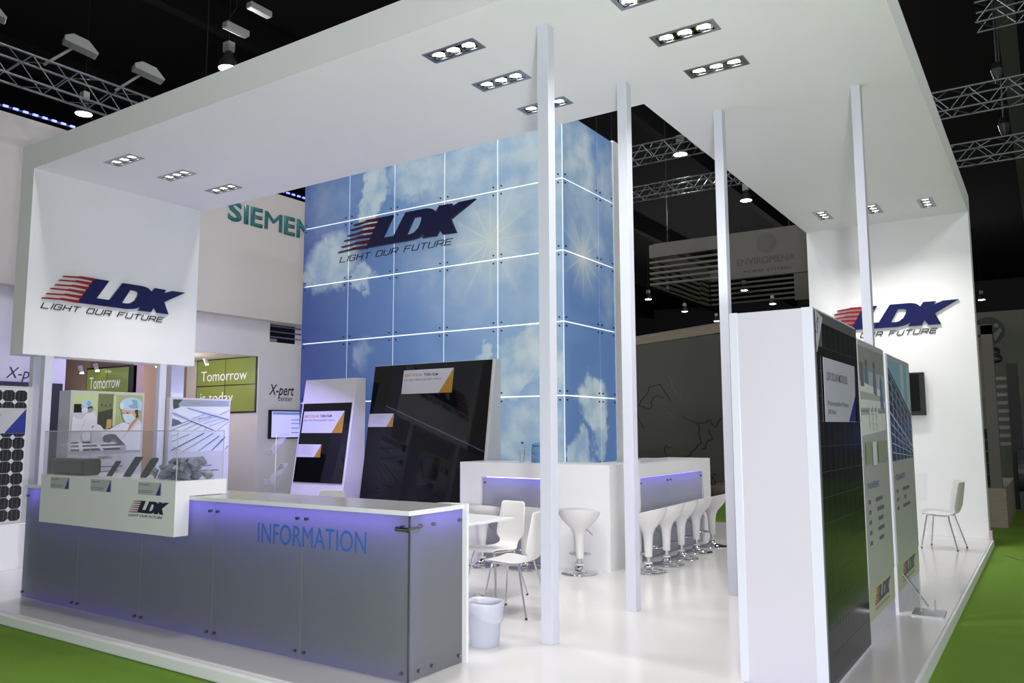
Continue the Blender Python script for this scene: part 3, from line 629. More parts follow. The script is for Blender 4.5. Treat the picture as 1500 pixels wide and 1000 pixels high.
put('badge_print', text('LDK', (TXR+.0145, 5.13, 2.13), (.0, .5, .86), (0, -.86, .5), width=.13, height=.05, depth=.002), navy2, t)

def board(name, label, y0, y1, z1, img, title, lines, side_w):
    t = thing(name, label, 'display board', (TXR-.04, (y0+y1)/2, 0), 'standing display boards right')
    put('panel', MB().box(TXR-side_w, TXR, y0, y1, 0, z1), postm, t, bevel=.002)
    put('glass_front', MB().box(TXR+.001, TXR+.009, y0+.01, y1-.004, .40, z1-.01), mat('printed_acrylic_grey', (190, 191, 193), .3, spec=.3), t)
    img(t, y0+.01, y1-.06, 1.27, z1-.05)
    yb = y0+.11*(y1-y0)
    put('board_print', text(title, (TXR+.009, yb, 1.10), (0, 1, 0), (0, 0, 1), width=.42*(y1-y0), height=.05, depth=.002, bold=.01), mat('dull_blue_print', (112, 116, 160), .5), t)
    for k, (dy, wd) in enumerate(lines):
        z = 1.02-.075*k
        put('board_print', MB().box(TXR+.0095, TXR+.0105, yb, yb+.1, z-.03, z), greyt, t); put('board_print', MB().box(TXR+.0095, TXR+.0105, yb+dy, yb+dy+wd, z-.03, z), greyt, t)
    put('logo_strip', MB().box(TXR+.001, TXR+.004, y0+.01, y1-.004, .16, .398), mat('pale_green_strip', (196, 202, 172), .4), t)
    e = put('emblem', flat([LG, HL], (TXR+.004, y0+.2*(y1-y0), .25), (0, 1, 0), (0, 0, 1), .62*(y1-y0), .11, .003), mat('emblem_grey', (84, 86, 110), .4), t)
    for (a, b), (c2, e2) in zip(SLF, SRT):
        put('emblem_stripe', flat([[(a, b), (c2, e2+.02), (c2-.008, e2-.085), (a-.005, b-.045)]], (TXR+.004, y0+.2*(y1-y0), .25), (0, 1, 0), (0, 0, 1), .62*(y1-y0), .11, .003), red, e)
    put('emblem_line', text('LIGHT OUR FUTURE', (TXR+.004, y0+.2*(y1-y0), .205), (0, 1, 0), (0, 0, 1), width=.54*(y1-y0), height=.022, depth=.002, shear=.4), greyt, e)
    return t
def P(name, rgb, r_=.5): return mat(name, rgb, r_, vary=.04, spec=.3)
def polys(mb, lst, X, y0, y1, z0, z1, k0=0):
    """lst of (material index, [(u,v)...]) laid on plane x=X as thin steps"""
    for k, (mi, pts) in enumerate(lst):
        x = X+.0004*(k+1+k0); q = [(x, y0+min(1, max(0, a))*(y1-y0), z0+min(1, max(0, b))*(z1-z0)) for a, b in pts]; mb.quad(q, mi)
def R_(a, b, c, d_): return [(a, b), (c, b), (c, d_), (a, d_)]
def EL(cx, cy, rx, ry, n=16): return [(cx+rx*math.cos(2*PI*i/n), cy+ry*math.sin(2*PI*i/n)) for i in range(n)]
def img_factory(t, y0, y1, z0, z1):
    mats = [P('print_grey', (184, 186, 186)), P('print_white', (230, 232, 232)), P('print_blue_coat', (110, 132, 178)), P('print_dark', (118, 122, 128)), P('print_green_grey', (160, 168, 150)), P('print_mid', (150, 152, 152))]
    l = [(0, R_(0, 0, 1, 1)), (5, R_(0, .8, 1, 1)), (1, [(0, .25), (1, .3), (1, .45), (0, .42)]), (1, [(0, .48), (1, .5), (1, .56), (0, .55)]), (1, [(0, .62), (.9, .6), (.8, .66), (0, .7)]), (5, [(0, .45), (1, .46), (1, .475), (0, .465)]),
         (3, R_(.03, .66, .16, .86)), (2, [(.2, .7), (.34, .69), (.33, .82), (.25, .85), (.2, .8)]), (2, [(.52, .62), (.66, .6), (.64, .8), (.6, .84), (.54, .8)]), (2, [(.8, .5), (.93, .48), (.9, .72), (.86, .8), (.82, .74)]), (3, EL(.28, .87, .04, .03)), (3, EL(.59, .87, .04, .03)),
         (1, R_(.3, .3, .36, .52)), (1, R_(.44, .3, .5, .52)), (1, R_(.58, .3, .64, .52)), (1, R_(.28, .36, .66, .38)), (1, R_(.28, .44, .66, .455)), (4, R_(.08, .02, .3, .2)), (1, R_(.34, 0, .5, .2)), (4, R_(.56, .02, .95, .2))]
    mb = MB(); polys(mb, l, TXR+.009, y0, y1, z0, z1); put('photo_print', mb, mats, t)
def img_array(t, y0, y1, z0, z1):
    mats = [P('print_sky', (150, 182, 208)), P('print_cell_blue', (62, 78, 122), .2), P('print_line', (196, 202, 214)), P('print_pale', (186, 206, 220))]
    l = [(0, R_(0, 0, 1, 1)), (3, R_(.55, .55, .72, 1)), (3, R_(.85, .5, 1, 1)), (1, [(0, 0), (1, 0), (1, .45), (0, .9)]), (1, [(0, .55), (1, .02), (1, .48), (0, .92)])]
    for k in range(7): l.append((2, [(0, .88-.1*k), (1, .43-.075*k), (1, .437-.075*k), (0, .89-.1*k)]))
    l.append((2, [(0, .46), (1, .1), (1, .115), (0, .48)]))
    for k in range(5): l.append((2, [(.15+.17*k, 0), (.165+.17*k, 0), (.12+.17*k, .8-.08*k), (.105+.17*k, .8-.08*k)]))
    for k in range(4): l.append((2, [(0, .08+.09*k), (1, .01+.03*k), (1, .016+.03*k), (0, .09+.09*k)]))
    mb = MB(); polys(mb, l, TXR+.009, y0, y1, z0, z1); put('photo_print', mb, mats, t)
board('display_board', 'grey glass display board with factory photo, next to the dark module', 6.405, 7.53, 2.23, img_factory, 'WAFERS', [(.3, .3), (.35, .3), (.38, .22), (.36, .26), (.38, .2)], .03)
board('display_board', 'rearmost grey display board with a blue solar array photo', 7.70, 9.02, 2.215, img_array, 'QUALITY', [(.35, .4), (.42, .12), (.34, .42)], .09)

# ------------------------------------------------------------------ left display boards (face +x)
def lboard(label, y0, y1, z1, name='display_board'):
    t = thing(name, label, 'display board', (-10.1, (y0+y1)/2, 0), 'white display boards left')
    put('panel', MB().box(-10.27, -10.0, y0, y1, 0, z1), mat('board_light_grey', (196, 196, 198), .45), t, bevel=.003); return t
XP = -9.999
t = lboard('white display board with a photo of lab workers in blue caps', 5.24, 6.21, 2.055)
Cq = {}
def cc(rgb):
    k = rgb
    if k not in Cq: Cq[k] = len(Cq)
    return Cq[k]
def pn(pts):   # crop px of the lab photo to 0..1
    return [((x-150)/1035, 1-(y-(75+(x-150)*.04))/(885-(x-150)*.02)) for x, y in pts]
def pe(cx, cy, rx, ry): return pn([(cx+rx*math.cos(2*PI*i/18), cy+ry*math.sin(2*PI*i/18)) for i in range(18)])
G1, G2, G3, G4 = (196, 208, 158), (118, 124, 84), (66, 72, 54), (170, 180, 128)
WH, WH2, SK, MK, CP, CP2, HR = (222, 220, 224), (200, 200, 206), (214, 172, 140), (200, 224, 230), (178, 208, 220), (138, 172, 190), (70, 66, 52)
lab = [(G1, [(140, 40), (1200, 100), (1200, 980), (130, 980)]), (G2, [(510, 95), (740, 105), (740, 640), (510, 640)]), (G3, [(515, 380), (730, 330), (735, 640), (515, 640)]), (G4, [(740, 110), (1190, 130), (1190, 640), (740, 640)]), (G1, [(735, 130), (775, 130), (775, 590), (735, 590)]),
       (G3, pe(570, 270, 12, 18)), (G3, pe(625, 282, 12, 18)), (G3, pe(690, 275, 12, 20)),
       (WH2, [(150, 380), (510, 390), (510, 660), (150, 660)]), ((26, 26, 32), [(172, 250), (285, 252), (285, 380), (172, 380)]), ((196, 160, 96), [(650, 490), (720, 490), (720, 620), (640, 640)]),
       (HR, pe(400, 330, 42, 52)), ((150, 150, 160), pe(405, 350, 36, 36)), (SK, pe(318, 290, 48, 52)), (CP, pe(352, 245, 82, 52)), (CP2, pe(375, 245, 30, 40)), (MK, pe(322, 345, 46, 44)),
       (WH, [(165, 430), (215, 470), (300, 480), (350, 400), (450, 370), (500, 470), (505, 660), (150, 660), (150, 560)]),
       (WH2, [(330, 480), (345, 480), (300, 640), (285, 640)]), (WH, [(380, 640), (480, 550), (560, 580), (620, 660), (600, 740), (420, 740)]), ((90, 100, 120), [(430, 605), (455, 580), (465, 590), (440, 615)]),
       (WH2, [(140, 660), (1190, 660), (1190, 980), (130, 980)]), (WH, [(700, 640), (860, 550), (930, 540), (980, 570), (1130, 500), (1175, 560), (1170, 980), (900, 980), (860, 800), (600, 760), (560, 680)]),
       (HR, [(1040, 340), (1110, 350), (1125, 470), (1080, 500), (1040, 420)]), (SK, [(860, 320), (1060, 330), (1070, 440), (1030, 480), (900, 460), (868, 400)]), ((196, 150, 96), [(1100, 470), (1130, 490), (1010, 640), (950, 700), (990, 590)]), (SK, [(1035, 405), (1085, 410), (1080, 470), (1040, 470)]),
       (CP, pe(1002, 262, 176, 104)), (CP2, [(1000, 190), (1090, 200), (1110, 330), (1010, 330), (950, 290), (1030, 260)]), (MK, pe(860, 290, 35, 50)), (CP, [(1100, 250), (1175, 260), (1165, 370), (1110, 360)]),
       ((60, 44, 36), pe(950, 400, 22, 9)), ((60, 44, 36), pe(878, 405, 10, 9)), (MK, [(868, 415), (1020, 412), (1082, 485), (1000, 560), (930, 545), (892, 490)]), (WH, [(868, 412), (1020, 410), (1035, 440), (880, 460)]),
       (WH2, [(1130, 520), (1140, 530), (880, 800), (865, 790)]), ((92, 94, 98), [(596, 770), (620, 730), (700, 715), (780, 725), (935, 888), (850, 890), (770, 800), (690, 850), (610, 830)]), ((130, 134, 138), [(720, 800), (750, 795), (860, 885), (830, 890)]),
       ((66, 66, 76), [(140, 820), (430, 820), (440, 960), (140, 960)]), ((80, 80, 90), [(350, 860), (860, 870), (860, 960), (350, 960)]), (WH, [(140, 845), (790, 850), (790, 872), (140, 868)]), (WH, [(140, 898), (855, 896), (862, 925), (140, 925)]), (WH, [(250, 820), (300, 820), (320, 965), (270, 965)]), (WH, [(500, 860), (560, 870), (620, 960), (580, 965)]), (WH, pe(350, 740, 60, 70)), ((170, 176, 180), [(860, 900), (940, 890), (950, 960), (870, 965)])]
lst = []
for c_, pts in lab:
    q = pts if (max(p[0] for p in pts) < 3) else pn(pts)
    lst.append((cc(c_), q))
mb = MB(); polys(mb, lst, XP, 5.265, 6.185, 1.305, 2.03); put('photo_print', mb, [P('lab_%d_%d_%d' % k, k) for k in Cq], t)
put('board_print', text('WAFERS', (XP, 5.62, 1.20), (0, 1, 0), (0, 0, 1), width=.19, height=.045, depth=.002), mat('print_navy', (60, 66, 100), .5), t)
put('board_print', MB().box(XP+.001, XP+.002, 5.62, 5.95, 1.10, 1.115), greyt, t); put('board_print', MB().box(XP+.001, XP+.002, 5.62, 5.9, 1.04, 1.055), greyt, t)
t = lboard('white display board with a photo of long solar roofs', 6.585, 7.565, 2.01)
Cq.clear(); lst = []
def pr(pts): return [((x-190)/845, 1-(y-110)/800) for x, y in pts]
def ln(x1, y1, x2, y2, w_): return pr([(x1, y1-w_/2), (x2, y2-w_/2), (x2, y2+w_/2), (x1, y1+w_/2)])
BL, DK, GT, PL = (208, 216, 220), (64, 70, 82), (140, 166, 184), (214, 222, 224)
rf = [(BL, pr([(180, 100), (1050, 100), (1050, 920), (160, 920)])), ((150, 160, 160), pr([(180, 100), (1050, 100), (1050, 200), (180, 220)])), ((70, 78, 70), pr([(190, 100), (330, 110), (270, 180), (290, 230), (200, 262)])), ((150, 160, 90), pr([(470, 150), (590, 150), (590, 165), (470, 165)])),
      (PL, pr([(200, 290), (400, 235), (680, 330), (450, 420)])), (PL, pr([(660, 260), (830, 205), (1040, 260), (890, 340)])), ((96, 102, 118), pr([(190, 400), (280, 430), (330, 470), (190, 525)]))]
rf += [(GT, ln(400, 240, 1045, 415, 26)), (GT, ln(190, 320, 430, 420, 26)), (DK, ln(440, 430, 840, 596, 13)), (DK, ln(590, 300, 1040, 412, 5)), (DK, ln(460, 405, 660, 330, 6)), (DK, ln(890, 335, 1040, 262, 8))]
for a in ((190, 520, 440, 430, 8), (190, 575, 470, 450, 8), (340, 588, 550, 480, 7), (475, 598, 625, 508, 7), (630, 596, 700, 545, 7), (180, 670, 290, 630, 7), (178, 755, 440, 640, 9), (172, 885, 660, 625, 15), (350, 910, 800, 630, 13), (580, 910, 895, 670, 17), (780, 910, 985, 690, 30), (975, 915, 1035, 830, 22),
          (480, 440, 800, 340, 4), (560, 450, 860, 360, 4), (640, 480, 930, 390, 5), (730, 520, 990, 420, 6), (850, 590, 1040, 440, 7)): rf.append((DK, ln(*a)))
for k in range(9): rf.append(((150, 160, 170), ln(180+14*k, 790+12*k, 250+20*k, 905+2*k, 5)))
rf.append((GT, ln(560, 400, 760, 370, 16)))
lst = [(cc(c_), q) for c_, q in rf]
mb = MB(); polys(mb, lst, XP, 6.63, 7.54, 1.265, 1.985); put('photo_print', mb, [P('roof_%d_%d_%d' % k, k) for k in Cq], t)
put('board_print', text('PV PROJECTS', (XP, 6.74, 1.145), (0, 1, 0), (0, 0, 1), width=.30, height=.045, depth=.002), mat('print_navy', (60, 66, 100), .5), t)
put('board_print', MB().box(XP+.001, XP+.002, 7.1, 7.28, 1.06, 1.075), greyt, t); put('board_print', MB().box(XP+.001, XP+.002, 7.1, 7.4, .99, 1.005), greyt, t)
t = lboard('white display board with a module of black octagonal solar cells at far left', 3.82, 4.80, 2.075, 'display_board')
moc = put('solar_module', MB().box(-10.0, -9.994, 3.86, 4.742, .52, 2.05), mat('module_white_sheet', (214, 214, 220), .3), t)
oc = [(.028, 0), (.102, 0), (.13, .028), (.13, .102), (.102, .13), (.028, .13), (0, .102), (0, .028)]
me1 = MB().prism(oc, (0, 0, 0), (0, 1, 0), (0, 0, 1), (.003, 0, 0)).mesh('solar_cell'); me1.materials.append(mat('mono_cell', (22, 22, 28), .15, coat=.3, vary=.1))
for j in range(11):
    for i in range(6):
        c_ = bpy.data.objects.new('solar_cell', me1); COL.objects.link(c_); c_.parent = moc; c_.location = Vector((-9.994, 4.733-.1345-i*.1345, 2.035-.137-j*.1365))-BASE[t.name]
mb = MB()
for i in range(6):
    for q in (.04, .09): mb.box(-9.9908, -9.9902, 4.733-.1345-i*.1345+q, 4.733-.1345-i*.1345+q+.002, .54, 2.03)
put('busbar', mb, mat('busbar_silver2', (130, 130, 134), .4, .5), moc)
lb = put('info_card', MB().box(-9.99, -9.988, 4.0, 4.73, 1.53, 1.82), paper, t)
put('card_wedge', MB().prism([(4.50, 1.532), (4.728, 1.532), (4.728, 1.818)], (-9.988, 0, 0), (0, 1, 0), (0, 0, 1), (.001, 0, 0)), navy2, lb)
put('card_print', text('LDK MODULES', (-9.988, 4.08, 1.73), (0, 1, 0), (0, 0, 1), width=.38, height=.03, depth=.002), greyt, lb)
put('card_print', text('Monocrystalline Module', (-9.988, 4.06, 1.61), (0, 1, 0), (0, 0, 1), width=.40, height=.022, depth=.002), greyt, lb)
put('foot_ledge', MB().box(-10.0, -9.9, 3.82, 4.82, 0, .50), wall_w, t, bevel=.004)

# ------------------------------------------------------------------ thin film stands (tilted) behind the counter
def tilt_stand(name, label, x0, x1, y_top, z_top, tilt, w_body, blk, cards):
    """front plane leans back; (a,b): a along x, b height along the slope from the floor"""
    t = thing(name, label, 'display stand', ((x0+x1)/2, y_top-z_top*tilt/2, 0), 'tilted solar panel stands')
    y_b = y_top-z_top*tilt; V_ = Vector((0, tilt, 1)).normalized(); Ln = z_top/V_.z; n = Vector((1, 0, 0)).cross(V_)
    mb = MB(); mb.prism([(y_b, 0), (y_top, z_top), (y_top+w_body, z_top), (y_top+w_body, 0)], (x0, 0, 0), (0, 1, 0), (0, 0, 1), (x1-x0, 0, 0)); put('wedge_body', mb, mat('stand_warm_white', (204, 202, 202), .5), t, bevel=.003)
    o = Vector((0, y_b, 0))
    def pl(a0, a1, b0, b1, off, th=.004): return MB().prism([(a0, b0), (a1, b0), (a1, b1), (a0, b1)], o+n*off, (1, 0, 0), V_, n*th)
    bk = put('solar_film_panel', pl(*blk, .002, .012), blackgl, t)
    for (a0, a1, b0, b1, big) in cards:
        c_ = put('info_card', pl(a0, a1, b0, b1, .016, .002), paper, t)
        w_ = a1-a0; put('card_wedge', MB().prism([(a1-w_*.25, b0), (a1, b0), (a1, b1)], o+n*.0185, (1, 0, 0), V_, n*.001), gold, c_)
        if big:
            h = b1-b0
            put('card_print', text('BEST SOLAR', o+n*.018+Vector((a0+.03*w_, 0, 0))+V_*(b0+h*.72), (1, 0, 0), V_, width=w_*.36, height=h*.12, depth=.002, bold=.012), orange, c_)
            put('card_print', text('THIN FILM', o+n*.018+Vector((a0+.42*w_, 0, 0))+V_*(b0+h*.72), (1, 0, 0), V_, width=w_*.28, height=h*.12, depth=.002, bold=.012), blackt, c_)
            put('card_print', text('Best 1100 x 1300 mm and 2200 x 2600 mm', o+n*.018+Vector((a0+.03*w_, 0, 0))+V_*(b0+h*.55), (1, 0, 0), V_, width=w_*.76, height=h*.08, depth=.002, bold=.01), greyt, c_)
        else:
            mb = MB()
            for k in range(6): 
                b = b0+(b1-b0)*(.85-.12*k); a = a0+w_*(.2 if k % 2 else .1)
                mb.prism([(a, b), (a+w_*.45, b), (a+w_*.45, b+.006), (a, b+.006)], o+n*.0185, (1, 0, 0), V_, n*.001)
            put('card_print', mb, mat('card_lines', (160, 162, 168), .6), c_)
    return t
k = 1/math.sqrt(1+.15**2)
tilt_stand('thin_film_stand', 'large tilted glossy black solar panel stand in front of the sky tower', -8.66, -6.40, 9.2, 2.54, .15, .12, (-8.66, -6.45, .15, 2.56),
           [(-8.06, -7.11, 2.11, 2.47, 1), (-8.74+.08, -8.16, 1.62, 1.82, 0)])
tilt_stand('thin_film_stand', 'narrow tilted grey stand with a smaller black panel, left of the large one', -9.80, -8.68, 8.82, 2.345, .15, .18, (-9.76, -8.72, .78, 1.99),
           [(-9.72, -8.84, 1.53, 1.865, 1), (-9.83+.08, -9.24, 1.16, 1.355, 0)])

# ------------------------------------------------------------------ brochure stands
def brochure(x, y, rz, h, tiers, label, w_=.12):
    t = thing('brochure_stand', label, 'brochure stand', (x, y, 0), 'acrylic brochure stands', rz=rz)
    put('base_plate', MB().box(-.15, .15, -.12, .12, 0, .012), silver, t)
    put('pole', MB().tube([(0, .06, .01), (0, .06, h)], .005, 8), edge, t)
    for z in tiers:
        tr = put('tray', MB().prism([(-.02, 0), (.16, .26), (.165, .255), (-.015, -.005)], (-w_, .02, z), (0, 1, 0), (0, 0, 1), (2*w_, 0, 0)).box(-w_, w_, -.05, -.046, z-.02, z+.05).box(-w_, w_, -.05, .0, z-.024, z-.02), acryl, t)
        put('tray_edge', MB().tube([(-w_, .0, z), (-w_, .18, z+.26), (w_, .18, z+.26)], .003, 6).tube([(-w_, -.05, z+.05), (w_, -.05, z+.05)], .003, 6), edge, tr)
brochure(-.96, 7.78, 1.6, .3, (.06,), 'low clear acrylic holder on a grey base plate beside the rear display board', .06)
put('brochure_tray', MB().prism([(9.03, .85), (9.2, 1.10), (9.2, 1.09), (9.035, .84)], (-1.24, 0, 0), (0, 1, 0), (0, 0, 1), (.16, 0, 0)), acryl, bpy.data.objects['display_board.001'])
brochure(-8.75, 7.3, -.3, 1.5, (.45, .85, 1.25), 'clear acrylic brochure stand right of the solar roof board')

# tv on right wall
t = thing('wall_television', 'black flat television hung on the far right wall', 'television', (-1.75, 13.34, 2.0))
put('casing', MB().box(-2.45, -1.53, 13.30, 13.37, 1.75, 2.385), black, t, bevel=.004)
put('screen', MB().box(-2.40, -1.60, 13.296, 13.30, 1.81, 2.36), blackgl, t)
put('badge', MB().box(-1.82, -1.74, 13.294, 13.297, 1.775, 1.787), silver, t)
put('bracket_arm', MB().prism([(-1.78, 1.75), (-1.70, 1.75), (-1.92, 1.50), (-1.98, 1.52)], (0, 13.36, 0), (1, 0, 0), (0, 0, 1), (0, -.02, 0)), white, t)

# ------------------------------------------------------------------ neighbouring stand at left
t = thing('neighbour_stand', 'tall pale neighbouring stand at left with teal company lettering', 'exhibition stand', (-14.5, 8, -.1))
warm = mat('neighbour_warm_white', (206, 200, 198), .6, vary=.02); lilac = mat('neighbour_wall', (214, 212, 216), .6); brown = mat('neighbour_brown', (176, 150, 140), .7)
put('upper_wall', MB().box(-14.3, -13.8, -2, 18, 3.906, 6.705), warm, t)
ys_ = 10.21
for c_, wd in zip('SIEMENS', (.33, .10, .30, .46, .29, .40, .33)):
    put('sign_letter', text(c_, (-13.8, ys_, 5.867), (0, 1, 0), (0, 0, 1), width=wd, height=.414, depth=.03, bold=(0 if c_ == 'M' else .022)), mat('teal_lettering', (30, 104, 108), .4), t); ys_ += wd+.068
put('lower_wall', MB().box(-14.3, -14.05, -2, 7.25, -.1, 3.93), lilac, t)
put('lower_wall', MB().box(-14.3, -14.05, 11.32, 18, -.1, 3.48).box(-14.3, -14.05, 12.5, 18, 3.48, 3.93).box(-14.3, -14.05, 11.32, 11.58, 3.48, 3.93), lilac, t)
put('lintel', MB().box(-14.3, -14.05, 7.25, 11.32, 3.14, 3.93), lilac, t)
put('partition', MB().box(-16.6, -14.1, 8.52, 8.72, -.1, 3.13), brown, t)
put('partition', MB().box(-16.6, -14.06, 11.33, 11.5, -.1, 3.13), lilac, t)
put('back_wall', MB().box(-16.9, -16.7, 6, 14, -.1, 3.93), brown, t)
put('soffit', MB().box(-16.7, -14.3, 7.2, 11.6, 3.15, 3.2), warm, t)
put('dark_panel', MB().box(-14.045, -14.02, 3.0, 7.2, .3, 2.36), black, t)
put('lettering', text('X-pert', (-14.05, 11.60, 2.33), (0, 1, 0), (0, 0, 1), width=.7, height=.24, depth=.004, shear=.25, bold=.012), blackt, t)
put('lettering', text('center', (-14.05, 11.86, 2.20), (0, 1, 0), (0, 0, 1), width=.4, height=.12, depth=.004, shear=.1), blackt, t)
put('lettering', text('X-pert', (-14.05, 6.30, 2.42), (0, 1, 0), (0, 0, 1), width=.66, height=.19, depth=.004, shear=.25), blackt, t)
for z in (3.60, 3.72, 3.84): put('rail', MB().cyl((-14.1, 11.58, z), (-14.1, 12.5, z), .015, n=8), mat('rail_blue', (90, 94, 150), .4), t)
vl = bpy.data.lights.new('violet_cove', 'AREA'); vl.shape = 'RECTANGLE'; vl.size = 15; vl.size_y = .12; vl.energy = 230; vl.color = (.42, .36, 1)
vo = bpy.data.objects.new('violet_cove', vl); COL.objects.link(vo); vo.location = (-13.9, 8, 3.88); vo.rotation_euler = Vector((-.35, 0, -1)).to_track_quat('-Z', 'X').to_euler()
for q in ((-15.2, 9.9, 2.7, 45), (-15.4, 7.9, 2.0, 8)): lamp_light('alcove_light', 'POINT', q[:3], q[3], size=.1, color=(1, .93, .86))
for (x, y, z) in ((-15, 8.04, 2.62), (-15, 8.33, 2.68), (-14.6, 9.31, 2.8), (-14.7, 10.5, 2.93)):
    sp = put('track_spot', MB().cyl((x, y, z+.02), (x-.05, y-.02, z+.14), .035, .045, n=12), warm, t); put('spot_glow', MB().lathe([(0, 0), (.034, 0), (.034, .012), (0, .015)], (x, y, z), 12), hbulb, sp)
screen_g = mat('screen_green', (112, 126, 62), .3, emit=.42, vary=.1, scale=1.2); screen_t = mat('screen_text', (206, 212, 214), .4, emit=.45)
def videowall(y, x0, x1, z0, z1, label, rows, base):
    t = thing('video_wall', label, 'screen', ((x0+x1)/2, y, z0), 'green message screens on the left neighbour')
    put('casing', MB().box(x0-.02, x1+.02, y-.06, y+.08, z0-.02, z1+.02), black, t)
    nx = 2; nz = 2; dx, dz = (x1-x0)/nx, (z1-z0)/nz
    for i in range(nx):
        for j in range(nz): put('screen_panel', MB().box(x0+i*dx+.012, x0+(i+1)*dx-.012, y-.068, y-.06, z0+j*dz+.012, z0+(j+1)*dz-.012), screen_g, t)
    for s, zz, ww in rows: put('lettering', text(s, (x0+base, y-.068, zz), (1, 0, 0), (0, 0, 1), width=ww, height=.24, depth=.003), screen_t, t)
videowall(11.36, -16.16, -14.12, 1.96, 3.14, 'video wall reading Tomorrow is today, right of the two green ones', [('Tomorrow', 2.66, 1.6), ('is today', 2.18, 1.15)], .16)
videowall(8.5, -15.55, -14.12, 1.62, 2.75, 'farther left green video wall reading Tomorrow', [('Tomorrow', 2.36, 1.05), ('is today', 1.8, .8)], .12)
t = thing('wall_monitor', 'small lit monitor with pale lilac page under the X-pert lettering', 'screen', (-14.03, 12.05, 1.39))
put('casing', MB().box(-14.05, -14.0, 11.60, 12.6, 1.38, 2.0), black, t)
put('screen', MB().box(-14.0, -13.995, 11.66, 12.55, 1.41, 1.97), mat('screen_lilac', (186, 186, 240), .3, emit=.7), t)
put('screen_print', MB().box(-13.994, -13.993, 11.68, 12.5, 1.9, 1.955).box(-13.994, -13.993, 12.2, 12.5, 1.78, 1.8).box(-13.994, -13.993, 12.2, 12.5, 1.7, 1.72).box(-13.994, -13.993, 12.2, 12.5, 1.6, 1.62).box(-13.994, -13.993, 12.2, 12.5, 1.5, 1.52), mat('screen_lines', (120, 140, 200), .4, emit=.4), t)

# ------------------------------------------------------------------ right background stands
taupe = mat('taupe_board', (104, 100, 96), .7); wood = mat('travertine_band', (150, 138, 124), .7, vary=.25, scale=3)
nt = wood.node_tree; mpn = nt.nodes.new('ShaderNodeMapping'); mpn.inputs['Scale'].default_value = (1, 1, 12)
for l in list(nt.links):
    if l.to_node.type == 'TEX_NOISE': s0 = l.from_socket; nt.links.remove(l); nt.links.new(s0, mpn.inputs[0]); nt.links.new(mpn.outputs[0], [q for q in nt.nodes if q.type == 'TEX_NOISE'][0].inputs[0])
t = thing('map_wall', 'wide dark grey backdrop wall with faint map lines and beige top band', 'backdrop wall', (-8.5, 20.2, -.1))
put('wall_board', MB().box(-13, -5.2, 20, 20.3, .2, 3.98), mat('map_grey', (92, 90, 86), .75), t)
put('top_band', MB().prism([(-13, 3.55), (-5.2, 4.14), (-5.2, 4.42), (-13, 3.75)], (0, 19.97, 0), (1, 0, 0), (0, 0, 1), (0, .36, 0)), wood, t)
rr = random.Random(5); mb = MB()
def wob(pts, th=.012):
    for (a, b), (c_, e) in zip(pts[:-1], pts[1:]):
        n_ = 4
        q = [(a+(c_-a)*i/n_+(rr.uniform(-.04, .04) if 0 < i < n_ else 0), 19.995, b+(e-b)*i/n_+(rr.uniform(-.04, .04) if 0 < i < n_ else 0)) for i in range(n_+1)]
        mb.tube(q, th, 4)
for pts in ([(-9.6, 2.1), (-9.2, 2.2), (-8.9, 2.7), (-8.6, 2.75), (-8.3, 2.3)], [(-9.2, 2.2), (-8.9, 2.1), (-8.8, 2.4), (-8.5, 2.4)], [(-9.3, 2.1), (-9.1, 1.6)], [(-8.0, 1.9), (-7.6, 1.7), (-7.3, 1.8), (-7.1, 1.6), (-6.9, 1.85)], [(-7.6, 1.7), (-7.5, 1.2), (-7.8, .9), (-8.4, .7), (-8.5, 1.1), (-8.3, 1.1)], [(-7.3, 1.55), (-7.2, 1.3), (-7.5, 1.05)]): wob(pts)
put('map_line', mb, mat('map_line_dark', (48, 46, 44), .8), t)
mb = MB(); wob([(-8.35, 2.95), (-8.2, 2.6), (-8.0, 2.35)], .008); wob([(-8.4, 2.0), (-8.2, 1.85)], .008); put('map_line', mb, mat('map_line_pale', (130, 130, 120), .8), t)
put('planter_bench', MB().box(-8, -5.4, 19.0, 19.9, -.1, .22), wood, t)
for i, (x, lab_) in enumerate(((-7.35, 'dark leafy plant at the map wall, left one beside the bar end'), (-6.95, 'dark leafy plant at the map wall, right one near the post'))):
    mb = MB(); r3 = random.Random(i)
    for q in range(90):
        c_ = Vector((x+r3.gauss(0, .14), 18.6+r3.gauss(0, .07), .25+abs(r3.gauss(0, .13)))); a = Vector((r3.gauss(0, 1), r3.gauss(0, 1), r3.gauss(0, 1))).normalized()*.07; b = a.orthogonal().normalized()*.025
        mb.quad([c_-a, c_+b, c_+a, c_-b])
    mb.box(x-.12, x+.12, 18.5, 18.7, -.1, .2)
    solo('potted_shrub', mb, mat('leaf_dark', (30, 40, 26), .8), lab_, 'plant', (x, 18.6, -.1), 'dark plants at the map wall')

